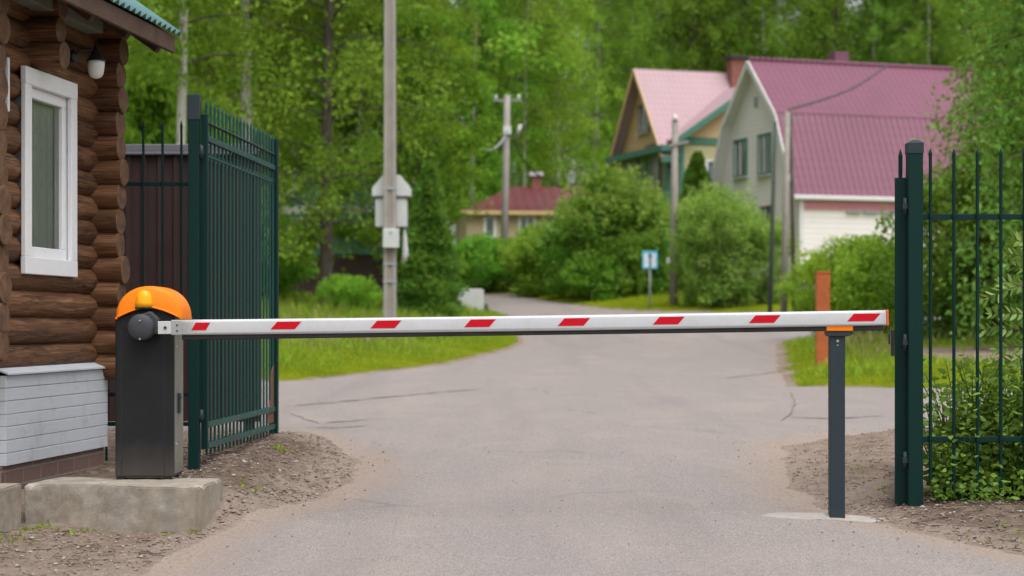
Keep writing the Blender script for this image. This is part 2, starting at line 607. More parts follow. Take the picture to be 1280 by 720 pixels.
    M['plumroof'] = tiles('plum_metal_tile', (.190, .072, .112), (.155, .062, .094), .25, .38)
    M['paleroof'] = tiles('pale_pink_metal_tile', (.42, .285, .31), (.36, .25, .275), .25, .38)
    M['maroonroof'] = tiles('maroon_sheet', (.125, .030, .036), (.10, .045, .045), .5, 6)
    M['pinktrim'] = paint('pink_trim', (.55, .21, .25), .5, .3, None, 3)
    M['whitetrim'] = paint('white_trim', (.64, .63, .63), .5, .3, None, 3)
    M['greentrim'] = paint('green_trim', (.045, .17, .12), .5, .3, None, 3)
    M['browntrim'] = paint('brown_trim', (.085, .045, .04), .5, .3, None, 3)


mats()


def leafmat(name, dark, mid, light, trans=.5, rough=.5, gloss=.0):
    b = NB(name)
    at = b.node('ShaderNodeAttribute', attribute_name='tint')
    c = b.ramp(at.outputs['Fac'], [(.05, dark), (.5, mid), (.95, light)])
    d = b.node('ShaderNodeBsdfDiffuse')
    t = b.node('ShaderNodeBsdfTranslucent')
    g = b.node('ShaderNodeBsdfGlossy')
    g.inputs['Roughness'].default_value = rough
    b.link(c, d.inputs['Color'])
    oi = b.node('ShaderNodeObjectInfo')
    hv = b.node('ShaderNodeHueSaturation')
    b.link(c, hv.inputs['Color'])
    hv.inputs['Saturation'].default_value = .93
    b.link(b.maprange(oi.outputs['Random'], 0, 1, .90, 1.42), hv.inputs['Value'])
    b.link(b.maprange(b.math('FRACT', b.math('MULTIPLY', oi.outputs['Random'], 7.3)), 0, 1, .490, .530), hv.inputs['Hue'])
    c = hv.outputs[0]
    b.link(c, d.inputs['Color'])
    ct = b.mix(.45, c, (.26, .30, .008))
    b.link(ct, t.inputs['Color'])
    m1 = b.node('ShaderNodeMixShader')
    m1.inputs[0].default_value = trans
    b.link(d.outputs[0], m1.inputs[1])
    b.link(t.outputs[0], m1.inputs[2])
    m2 = b.node('ShaderNodeMixShader')
    m2.inputs[0].default_value = gloss
    b.link(m1.outputs[0], m2.inputs[1])
    b.link(g.outputs[0], m2.inputs[2])
    b.link(m2.outputs[0], b.out.inputs['Surface'])
    return b.mat


M['lf_olive'] = leafmat('birch_leaves', (0.084, 0.155, 0.012), (0.159, 0.264, 0.020), (0.259, 0.376, 0.034))
M['lf_bright'] = leafmat('bright_leaves', (0.091, 0.203, 0.009), (0.175, 0.343, 0.014), (0.289, 0.467, 0.029))
M['lf_dark'] = leafmat('dark_leaves', (0.060, 0.132, 0.016), (0.113, 0.217, 0.022), (0.192, 0.310, 0.034))
M['lf_yellow'] = leafmat('yellow_green_leaves', (0.118, 0.264, 0.013), (0.214, 0.422, 0.023), (0.311, 0.518, 0.048))
M['lf_willow'] = leafmat('willow_leaves', (0.110, 0.221, 0.029), (0.188, 0.326, 0.046), (0.282, 0.440, 0.080))
M['lf_bush'] = leafmat('bush_leaves', (0.089, 0.226, 0.018), (0.183, 0.384, 0.028), (0.371, 0.505, 0.092))
M['lf_near'] = leafmat('weed_leaves', (0.098, 0.174, 0.014), (0.172, 0.270, 0.022), (0.276, 0.372, 0.045), .4, .45, .02)
M['lf_sap'] = leafmat('sapling_leaves', (0.096, 0.204, 0.024), (0.150, 0.272, 0.036), (0.216, 0.334, 0.060), .35, .45, .03)
M['lf_thuja'] = leafmat('thuja_leaves', (0.058, 0.137, 0.018), (0.110, 0.218, 0.027), (0.194, 0.301, 0.042))
M['lf_grass'] = leafmat('grass_blades', (0.154, 0.231, 0.007), (0.243, 0.325, 0.009), (0.347, 0.390, 0.035), .4)
M['lf_dry'] = leafmat('dry_stalks', (0.200, 0.185, 0.060), (0.300, 0.268, 0.110), (0.380, 0.340, 0.170), .25)

# ------------------------------------------------------------------ terrain
_PY = [-400, -30, 0, 8, 10, 24, 43, 65, 80, 120, 300, 700]
_PZ = [-.5, -.3, -.1, 0, .04, .28, .68, 1.62, 2.35, 3.6, 8.4, 14]


def rp(y):
    return float(np.interp(y, _PY, _PZ))


_LY = [-30, 4, 7.9, 8.6, 9.7, 10.8, 11.8, 13.2, 14.5, 15.5, 16.1, 16.3, 23.9, 24.3, 24.8, 27, 30.5, 38, 42, 48, 57, 62, 63.6, 64, 78, 79]
_LX = [-1.9, -1.7, -1.61, -1.58, -1.42, -1.13, -1.03, -1.1, -1.45, -2.0, -3.2, -14, -14, -4.5, -3.0, -2.2, -1.06, 0, .27, .2, 0, -.6, -2.5, -22, -22, -22]
_RY = [-30, 6, 8.0, 8.5, 9.94, 10.3, 11.9, 14.5, 15.6, 16.0, 22.2, 22.8, 23.3, 27, 41.5, 44, 44.5, 60.0, 60.6, 62, 63, 65, 70, 76, 79]
_RX = [5.5, 3.4, 2.6, 2.36, 1.82, 1.74, 1.78, 2.15, 2.8, 12, 12, 5.6, 3.5, 3.95, 6.0, 7.2, 26, 26, 7.3, 4.9, 4.2, 3.3, 1.8, .7, .5]


def xl(y):
    return float(np.interp(y, _LY, _LX))


def xr(y):
    return float(np.interp(y, _RY, _RX))


ROAD_END = 79.0


def _off(x, y):
    """how far outside the road (0 on it)"""
    if y > ROAD_END:
        return y - ROAD_END
    a, b = xl(y), xr(y)
    e = max(a - x, x - b, 0)
    # smooth row jumps: use closest of neighbouring rows too
    for dy in (.4, 1.0, 2.0, 3.5):
        for yy in (y - dy, y + dy):
            if yy < ROAD_END:
                a, b = xl(yy), xr(yy)
                e = min(e, math.hypot(max(a - x, x - b, 0), dy))
    return e


def base_h(x, y):
    z = rp(y)
    if y > 20:
        e = _off(x, y)
        z += ss(20, 24, y) * (.10 * ss(0, .5, e) + .16 * ss(.3, 2.5, e) + .45 * ss(2, 12, e))
    # left mound at the gate, cabin terrace
    m = .145 * (1 - ss(-1.75, -1.10, x))
    z += m * ss(9.45, 10.1, y) * (1 - ss(13.6, 16.5, y))
    # right verge
    if y < 16:
        e = x - xr(y)
        if e > 0:
            z += .07 * ss(0, .6, e)
    return z


from mathutils import noise as mnoise


def ground_h(x, y):
    z = base_h(x, y)
    if y < 30 and abs(x) < 14:
        e = _off(x, y)
        if e > 0:
            k = min(1, e / .25)
            z += k * (.030 * mnoise.noise((x * 2.3, y * 2.3, 1)) + .022 * mnoise.noise((x * 7, y * 7, 4)) - .006)
    return z


def axis(stops):
    out = []
    for a, b, st in stops:
        n = max(1, round((b - a) / st))
        out += [a + (b - a) * i / n for i in range(n)]
    out.append(stops[-1][1])
    return out


def zone(x, y):
    """1 grass, 0 soil"""
    g = 0.0
    if y > 23:
        g = ss(.0, .25, _off(x, y))
        if x > 6.0 and 23.5 < y < 34 and x < 16:          # dirt path on the right
            g *= 1 - .95 * ss(5.9, 6.5, x) * ss(24.5, 25.5, y) * (1 - ss(30, 32, y))
    elif x < -5.5:
        g = .9
    elif x > 4.2:
        g = ss(4.2, 5.2, x) * .8
    return g


def soil_darkening(x, y):
    w = 0
    if 9.9 < y < 15 and x < -1.0:
        w = ss(-1.15, -1.45, x) if False else (1 - ss(-1.5, -1.2, x)) * ss(10.2, 10.7, y) * (1 - ss(13.6, 14.6, y))  # soft shade below the left gate leaf, put into the soil colour
    if y < 11 and x > 1.75:
        w = max(w, .75 * ss(.05, .22, x - xr(y)) * (1 - ss(10.0, 10.6, y)))  # darker brown soil on the right verge
    return w


def make_ground():
    xs = axis([(-420, -60, 40), (-60, -14, 4), (-14, -3.5, .5), (-3.5, 4.0, .07), (4.0, 14, .4), (14, 60, 4), (60, 420, 40)])
    ys = axis([(-60, 0, 10), (0, 6.5, .8), (6.5, 15, .08), (15, 30, .3), (30, 90, 1.0), (90, 160, 5), (160, 700, 60)])
    nx = len(xs)
    V, Z, W, G = [], [], [], []
    for y in ys:
        for x in xs:
            V.append((x, y, ground_h(x, y) - .004))
            Z.append(zone(x, y))
            W.append(soil_darkening(x, y))
            G.append(1 - ss(.0, .55, _off(x, y)) if 5 < y < 22 and abs(x) < 6 else 0.0)
    Fs = [(j * nx + i, j * nx + i + 1, (j + 1) * nx + i + 1, (j + 1) * nx + i)
          for j in range(len(ys) - 1) for i in range(nx - 1)]
    me = bpy.data.meshes.new('ground')
    me.from_pydata(V, [], Fs)
    a = me.attributes.new('zone', 'FLOAT', 'POINT')
    a.data.foreach_set('value', Z)
    a = me.attributes.new('shade_dark_soil', 'FLOAT', 'POINT')
    a.data.foreach_set('value', W)
    a = me.attributes.new('margin', 'FLOAT', 'POINT')
    a.data.foreach_set('value', G)
    me.polygons.foreach_set('use_smooth', [True] * len(Fs))
    me.materials.append(M['ground'])
    o = bpy.data.objects.new('ground', me)
    COL.objects.link(o)
    tag(o, kind='structure')


make_ground()


def make_road():
    ys = axis([(-10, 6, 1), (6, 15, .09), (15, 25.2, .12), (25.2, 44, .35), (44, 79, .45)])
    mb = MB()
    us = sorted([.5 - .5 * math.cos(PI * k / 60) for k in range(61)])
    n = 60
    rows = []
    for y in ys:
        k = 1 if y < 30 else .4
        a = xl(y) + k * (.07 * mnoise.noise((y * 1.7, 3, 0)) + .05 * mnoise.noise((y * 6, 9, 0)) + .03 * mnoise.noise((y * 17, 2, 0)))
        b = xr(y) + k * (.07 * mnoise.noise((y * 1.7, 13, 5)) + .05 * mnoise.noise((y * 6, 19, 5)) + .03 * mnoise.noise((y * 17, 12, 0)))
        row = []
        for i in range(n + 1):
            u = us[i]
            x = a + (b - a) * u
            edge = min(u, 1 - u) * (b - a)
            z = base_h(x, y) + .022 * ss(0, .45, edge) - .006 * (1 - ss(0, .1, edge)) + .003
            row.append((x, y, z))
        rows.append(row)
    V = [p for r in rows for p in r]
    Fs = [(j * (n + 1) + i, j * (n + 1) + i + 1, (j + 1) * (n + 1) + i + 1, (j + 1) * (n + 1) + i)
          for j in range(len(ys) - 1) for i in range(n)]
    mb.mesh(V, Fs, 0, None, True)

    def hz(x, y):
        a, b = xl(y), xr(y)
        return base_h(x, y) + .022 * ss(0, .45, min(x - a, b - x)) + .0075

    rnd = random.Random(3)

    def crack(pts, w):
        P2 = []
        for (p, q) in zip(pts[:-1], pts[1:]):
            L = math.hypot(q[0] - p[0], q[1] - p[1])
            k = max(2, int(L / .07))
            for i in range(k):
                t = i / k
                x = p[0] + (q[0] - p[0]) * t
                y = p[1] + (q[1] - p[1]) * t
                P2.append((x + .05 * mnoise.noise((x * 4, y * 4, 2)), y + .13 * mnoise.noise((x * 3, y * 3, 8))))
        prev = None
        for i, (x, y) in enumerate(P2):
            ww = w * (.35 + rnd.random() * .9) * min(1, (i + 1) / 6, (len(P2) - i) / 6)
            cur = ((x, y - ww * 1.3, hz(x, y - ww * 1.3)), (x, y + ww * 1.3, hz(x, y + ww * 1.3)))
            if prev and rnd.random() > .06:
                mb.face([prev[0], cur[0], cur[1], prev[1]], 1)
            prev = cur

    def g(px, py):          # photo pixel -> road point
        d = 10.0
        for _ in range(30):
            d = F * (H - rp(d)) / (py - YH)
        return (XP(px, d), d)

    crack([g(352, 512), g(430, 505), g(500, 498), g(560, 492), g(610, 489)], .035)
    crack([g(355, 541), g(420, 540), g(470, 535)], .03)
    crack([g(360, 520), g(400, 533), g(450, 529), g(505, 527)], .02)
    crack([g(988, 492), g(994, 506), g(990, 520), g(975, 531)], .02)
    crack([g(985, 525), g(1040, 527), g(1110, 523)], .03)
    crack([g(900, 476), g(945, 471), g(985, 462)], .03)
    o = build('road', mb, [M['asphalt'], M['crack']], recalc=False)
    E = []
    for (x, y, z) in mb.v:
        a, b = xl(y), xr(y)
        E.append(min(1.0, max(0.0, min(x - a, b - x)) / .75) if y < 22 else 1.0 if y < 23 else min(1.0, .25 + max(0.0, min(x - a, b - x)) / .9))
    ea = o.data.attributes.new('edge', 'FLOAT', 'POINT')
    ea.data.foreach_set('value', E)
    tag(o, kind='structure')
    # gritty concrete pad round the boom rest
    mb = MB()
    c = (1.66, 9.80)
    pts = []
    for k in range(40):
        a = 2 * PI * k / 40
        r = 1 + .16 * mnoise.noise((math.cos(a) * 2, math.sin(a) * 2, 3)) + .05 * rnd.random()
        x, y = c[0] + .02 + .36 * r * math.cos(a), c[1] + .17 * r * math.sin(a)
        pts.append((x, y, base_h(x, y) - (.02 if x > xr(y) - .3 else -.024)))
    ctr = (c[0], c[1], base_h(*c) + .040)
    for k in range(40):
        mb.face([ctr, pts[k], pts[(k + 1) % 40]], 0)
    tag(build('concrete_pad', mb, M['pad']), kind='structure')


make_road()


# ------------------------------------------------------------------ log cabin
def cabin():
    w = Vector((.124, .9923, 0))
    n = Vector((.9923, -.124, 0))
    Fp = Vector((-2.405, 10.43, 0))

    def A(s, t, z):
        return Fp + w * s + n * t + Vector((0, 0, z))

    base = A(-.8, -1.2, .22)
    root = empty('log_cabin', base, 'brown log guard hut with grey plank skirting and white framed window', 'hut')
    M4 = Matrix((w, n, Vector((0, 0, 1)))).transposed().to_4x4()
    M4.translation = Fp           # local: (s, t, z)
    rnd = random.Random(11)
    R, PT = .077, .137
    z0 = .835 + R - .004

    mb = MB()

    def log(a, b, r, ends=True):
        a, b = Vector(a), Vector(b)
        L = (b - a).length
        k = max(3, int(L / .09))
        sd = rnd.random() * 99
        pts, rad = [], []
        for i in range(k + 1):
            u = i / k
            p = a.lerp(b, u)
            p += Vector((0, 0, .004 * mnoise.noise((sd, u * L * 2.0, 0))))
            pts.append(p)
            rad.append(r * (1 + .05 * mnoise.noise((sd, u * L * 3.1, 5))))
        # rounded cut ends
        i0 = len(mb.v)
        seg = 18
        mb2 = MB()
        mb2.tube(pts, rad, seg, 0, cap=False)
        # small per log surface waviness + uv offset
        off = (rnd.random() * 20, rnd.random() * 20)
        vs = []
        for (x, y, z) in mb2.v:
            q = .004 * mnoise.noise((x * 9 + sd, y * 9, z * 9))
            vs.append((x + q, y + q, z + q))
        uv = [[(c[0] + off[0], c[1] + off[1]) for c in f] for f in mb2.uv]
        mb.mesh(vs, mb2.f, 0, uv, True)
        if ends:
            for pts_, nrm in ((vs[:seg], (a - b)), (vs[-seg:], (b - a))):
                nrm = nrm.normalized()
                c = sum((Vector(p) for p in pts_), Vector()) / seg
                ring0 = [Vector(p) + nrm * .0004 for p in pts_]
                ring = [c + (Vector(p) - c) * .93 + nrm * .004 for p in pts_]
                for j in range(seg):
                    j2 = (j + 1) % seg
                    mb.face([ring0[j], ring0[j2], ring[j2], ring[j]], 1)
                mb.face(ring, 1, [(math.cos(2 * PI * j / seg) + .12 * math.sin(sd), math.sin(2 * PI * j / seg) + .1 * math.cos(sd)) for j in range(seg)])

    win_s0, win_s1, win_z0, win_z1 = -1.155, -.445, 1.345, 2.375
    k = 0
    z = z0
    while z < 2.92:
        # wall with the window
        if 1.336 < z < 2.379:
            log(A(-1.98, 0, z), A(win_s0 + .01, 0, z), R)
            log(A(win_s1 - .01, 0, z), A(.24, 0, z), R)
        else:
            log(A(-1.98, 0, z), A(.24, 0, z), R)
        # crossing walls, half a log higher
        zc = z + PT / 2
        if zc < 2.95:
            e = .190 + rnd.random() * .03
            log(A(0, -2.6, zc), A(0, e, zc), R)
            log(A(-1.70, -2.6, zc), A(-1.70, .190 + rnd.random() * .03, zc), R)
        z += PT
        k += 1
    log(A(0, -2.6, z0 - PT / 2), A(0, .24, z0 - PT / 2), R)
    # inner cross wall stubs above the window
    for zz, e in ((2.455, .235), (2.585, .215), (2.715, .225)):
        log(A(-.98, -.05, zz), A(-.98, e, zz), R * .92)
    build('log_wall', mb, [M['log'], M['stubend']], root)
    # far wall closing the hut (log wall seen from outside)
    # interior liner
    mb = MB()
    mb.box(-1.66, -.05, -2.55, -.16, .84, 2.85, 0, M4)
    build('inner_lining', mb, M['dark'], root)

    # skirting planks
    mb = MB()
    zt = .385
    hh = [.062, .064, .066, .060, .066, .064, .062]
    rnd2 = random.Random(4)
    for q in hh:
        o = rnd2.random() * .0025
        mb.box(-1.44 - o, .015, -2.5, .112 + o, zt, zt + q - .002, 0, M4)
        zt += q
    mb.box(-1.43, .005, -2.49, .104, .385, zt - .004, 0, M4)
    build('plank_skirting', mb, M['planks'], root, bevel=.003)
    mb = MB()
    a = [(-1.45, .13, zt + .001), (.02, .13, zt + .001), (.02, .0, zt + .05), (-1.45, .0, zt + .05)]
    mb.mesh([M4 @ Vector(p) for p in a] + [M4 @ (Vector(p) + Vector((0, 0, .008))) for p in a],
            [(0, 1, 2, 3), (4, 7, 6, 5), (0, 4, 5, 1), (1, 5, 6, 2), (2, 6, 7, 3), (3, 7, 4, 0)])
    build('drip_flashing', mb, M['planks'], root)
    mb = MB()
    mb.box(-1.455, .0, -2.5, .095, .05, .383, 0, M4)
    build('brick_base', mb, M['brick'], root, bevel=.004)

    # window
    wz0, wz1, s0, s1 = 1.333, 2.382, -1.165, -.435
    mb = MB()
    cw = .088
    t0, t1 = -.06, .104
    mb.box(s0, s1, .075, t1, wz1 - cw, wz1, 0, M4)
    mb.box(s0, s1, .075, t1, wz0, wz0 + cw, 0, M4)
    mb.box(s0, s0 + cw, .077, t1 - .002, wz0 + cw, wz1 - cw, 0, M4)
    mb.box(s1 - cw, s1, .077, t1 - .002, wz0 + cw, wz1 - cw, 0, M4)
    win = build('window', mb, M['whitewin'], root, bevel=.004)
    mb = MB()
    i0, i1, j0, j1 = s0 + cw - .012, s1 - cw + .012, wz0 + cw - .012, wz1 - cw + .012
    # reveal lining
    mb.box(i0, i0 + .012, t0, .0745, j0, j1, 0, M4)
    mb.box(i1 - .012, i1, t0, .0745, j0, j1, 0, M4)
    mb.box(i0 + .012, i1 - .012, t0, .0745, j1 - .012, j1, 0, M4)
    mb.box(i0 + .012, i1 - .012, t0, .0745, j0, j0 + .012, 0, M4)
    # sash
    a0, a1, c0, c1 = i0 + .013, i1 - .013, j0 + .013, j1 - .013
    sw = .055
    mb.box(a0, a1, .028, .072, c1 - sw, c1, 0, M4)
    mb.box(a0, a1, .028, .072, c0, c0 + sw, 0, M4)
    mb.box(a0, a0 + sw, .029, .071, c0 + sw, c1 - sw, 0, M4)
    mb.box(a1 - sw, a1, .029, .071, c0 + sw, c1 - sw, 0, M4)
    build('sash', mb, M['whitewin'], win, bevel=.004)
    mb = MB()
    mb.face([M4 @ Vector(q) for q in ((a0 + sw - .01, .052, c0 + sw - .01), (a1 - sw + .01, .052, c0 + sw - .01), (a1 - sw + .01, .052, c1 - sw + .01), (a0 + sw - .01, .052, c1 - sw + .01))])
    build('pane', mb, M['glass'], win, recalc=False)
    mb = MB()                                   # pleated curtain behind the glass
    N = 70
    vs, fs = [], []
    for i in range(N + 1):
        s = a0 + (a1 - a0) * i / N
        t = .012 + .012 * math.sin(i * 1.3) + .004 * math.sin(i * 3.1)
        vs += [M4 @ Vector((s, t, c0 - .02)), M4 @ Vector((s, t, c1 + .02))]
    for i in range(N):
        fs.append((2 * i, 2 * i + 2, 2 * i + 3, 2 * i + 1))
    mb.mesh(vs, fs, 0, None, True)
    build('curtain', mb, M['curtain'], win, recalc=False)
    mb = MB()
    mb.box(-1.335, -1.312, .06, .082, 2.13, 2.40, 0, M4)
    build('cable_duct', mb, M['whitewin'], root, bevel=.006)

    # roof: corrugated sheets, two slopes
    pitch = math.radians(35)
    te, ze = .445, 2.765
    tr = -1.25
    zr = ze + (te - tr) * math.tan(pitch)
    mb = MB()
    N = 420
    sA, sB = -2.35, .335
    per = .088
    vs, fs = [], []
    nrm = Vector((0, math.sin(pitch), math.cos(pitch)))
    for i in range(N + 1):
        s = sA + (sB - sA) * i / N
        q = .013 * math.sin(2 * PI * s / per)
        for (t, zz) in ((te, ze), (te - .6, ze + .6 * math.tan(pitch)), (tr, zr)):
            for off in (0, -.004):
                vs.append(M4 @ (Vector((s, t, zz)) + nrm * (q + off)))
    for i in range(N):
        a, b = 6 * i, 6 * (i + 1)
        for k in (0, 2):
            fs.append((a + k, b + k, b + k + 2, a + k + 2))
            fs.append((a + k + 1, a + k + 3, b + k + 3, b + k + 1))
        fs.append((a, a + 1, b + 1, b))
    mb.mesh(vs, fs, 0, None, True)
    # far slope (plain)
    mb.face([M4 @ Vector(p) for p in ((sA, tr, zr), (sB, tr, zr), (sB, 2 * tr - te, ze), (sA, 2 * tr - te, ze))], 0)
    rf = build('roof', mb, M['roofsheet'], root, recalc=False)
    mb = MB()                                    # soffit + fascia + verge
    mb.box(-2.3, .29, .395, .420, ze - .115, ze - .018, 0, M4)
    build('fascia', mb, M['soffit'], rf, bevel=.004)
    mb = MB()
    for (sa, sb) in ((-2.3, .29),):
        a = [(sa, .393, ze - .03), (sb, .393, ze - .03), (sb, tr, zr - .06), (sa, tr, zr - .06)]
        mb.mesh([M4 @ Vector(p) for p in a] + [M4 @ (Vector(p) + Vector((0, 0, .022))) for p in a],
                [(0, 1, 2, 3), (4, 7, 6, 5), (0, 4, 5, 1), (1, 5, 6, 2), (2, 6, 7, 3), (3, 7, 4, 0)])
    a = [(sA + .05, 2 * tr - te, ze - .03), (sb, 2 * tr - te, ze - .03), (sb, tr, zr - .06), (sA + .05, tr, zr - .06)]
    mb.mesh([M4 @ Vector(p) for p in a], [(0, 1, 2, 3)])
    build('soffit', mb, M['soffit'], rf)
    for s in (.18, -.34, -.9, -1.5, -2.1):
        mb = MB()
        a = M4 @ Vector((s, .37, ze - .085))
        b = M4 @ Vector((s, -.6, ze - .085 + .97 * math.tan(pitch)))
        mb.bar(a, b, .055, .10)
        build('rafter', mb, M['soffit'], rf)
    # gable infill so the hut is closed
    mb = MB()
    for s in (0.0, -1.7):
        mb = MB()
        mb.face([M4 @ Vector(p) for p in ((s, .0, 2.85), (s, 2 * tr, 2.85), (s, tr, zr - .1))])
        build('gable', mb, M['soffit'], root, recalc=False)
    mb = MB()
    mb.box(-2.2, -.30, .10, .20, 2.675, 2.775, 0, M4)
    build('wall_plate', mb, M['greyboard'], root, bevel=.006)

    # wall lamp: a thing of its own
    lp = P(120, 76, 10.02)
    lr = empty('wall_lamp', lp, 'black wall lantern with frosted glass bell beside the white cabin window', 'lamp')
    mb = MB()
    mb.lathe(lp, [(.052, -.002), (.052, .004), (.046, .008), (.034, .022), (.022, .044), (.012, .066), (.007, .078), (.006, .10), (.003, .112)], 24)
    build('lamp_cap', mb, M['blackiron'], lr)
    mb = MB()
    mb.lathe(lp, [(.047, -.003), (.046, -.03), (.040, -.07), (.030, -.088), (.012, -.096), (.002, -.098)], 24)
    build('lamp_glass', mb, M['frost'], lr)
    mb = MB()
    wp = Fp + w * ((lp - Fp).dot(w)) + n * .07 + Vector((0, 0, lp.z + .02))
    wq = wp - w * .06
    mb.tube([wq + n * .0, wq + n * .03], .034, 14)
    mb.tube([wq + n * .02, wq + n * .05 + Vector((0, 0, .03)), lp + Vector((-.01, 0, .06)), lp + Vector((0, 0, .045))], .007, 8)
    build('bracket', mb, M['blackiron'], lr)


cabin()
CK = 1.10
for o in bpy.data.objects:
    if o.parent is None and o.name in ('log_cabin', 'wall_lamp'):
        e = Vector((0, 0, H))
        o.location = e + (Vector(o.location) - e) * CK
        o.scale = (CK, CK, CK)


# ------------------------------------------------------------------ concrete plinth
def plinth_block(name, label, poly, z0, z1, seed):
    """quad footprint, front broken into a grid so the edges can chip"""
    import bmesh
    bm = bmesh.new()
    bot = [bm.verts.new((x, y, z0)) for x, y in poly]
    top = [bm.verts.new((x, y, z1 + dz)) for (x, y), dz in zip(poly, (0, 0, .0, 0))]
    n = len(poly)
    bm.faces.new(bot[::-1])
    bm.faces.new(top)
    for i in range(n):
        bm.faces.new((bot[i], bot[(i + 1) % n], top[(i + 1) % n], top[i]))
    bmesh.ops.subdivide_edges(bm, edges=bm.edges[:], cuts=22, use_grid_fill=True)
    bmesh.ops.bevel(bm, geom=[e for e in bm.edges if e.calc_face_angle(0) > .6], offset=.008, segments=2, affect='EDGES')
    for v in bm.verts:
        c = v.co
        d = .003 * mnoise.noise((c.x * 4 + seed, c.y * 4, c.z * 4)) + .0018 * mnoise.noise((c.x * 22 + seed, c.y * 22, c.z * 22))
        top_e = max(0, 1 - abs(c.z - z1) / .03)
        chip = max(0, mnoise.noise((c.x * 7, c.y * 7 + seed, 2)) - .25) * .05 * top_e
        v.co.z += d - chip
        v.co.y += d + chip * .5
        v.co.x += d * .6
    me = bpy.data.meshes.new(name)
    c = Vector((sum(p[0] for p in poly) / n, sum(p[1] for p in poly) / n, z0))
    for v in bm.verts:
        v.co -= c
    bmesh.ops.recalc_face_normals(bm, faces=bm.faces)
    bm.to_mesh(me)
    bm.free()
    for p in me.polygons:
        p.use_smooth = False
    me.materials.append(M['concrete'])
    o = bpy.data.objects.new(name, me)
    COL.objects.link(o)
    o.location = c
    reg(o, c)
    tag(o, label, 'concrete block')


plinth_block('concrete_plinth', 'long concrete plinth under the charcoal barrier cabinet',
             [(-2.545, 9.60), (-1.60, 9.37), (-1.56, 9.92), (-2.46, 10.02)], -.12, .247, 1)
plinth_block('concrete_block', 'concrete block with a vertical crack left of the barrier plinth',
             [(-2.610, 8.3), (-2.555, 9.59), (-3.5, 9.72), (-3.6, 8.3)], -.12, .250, 5)


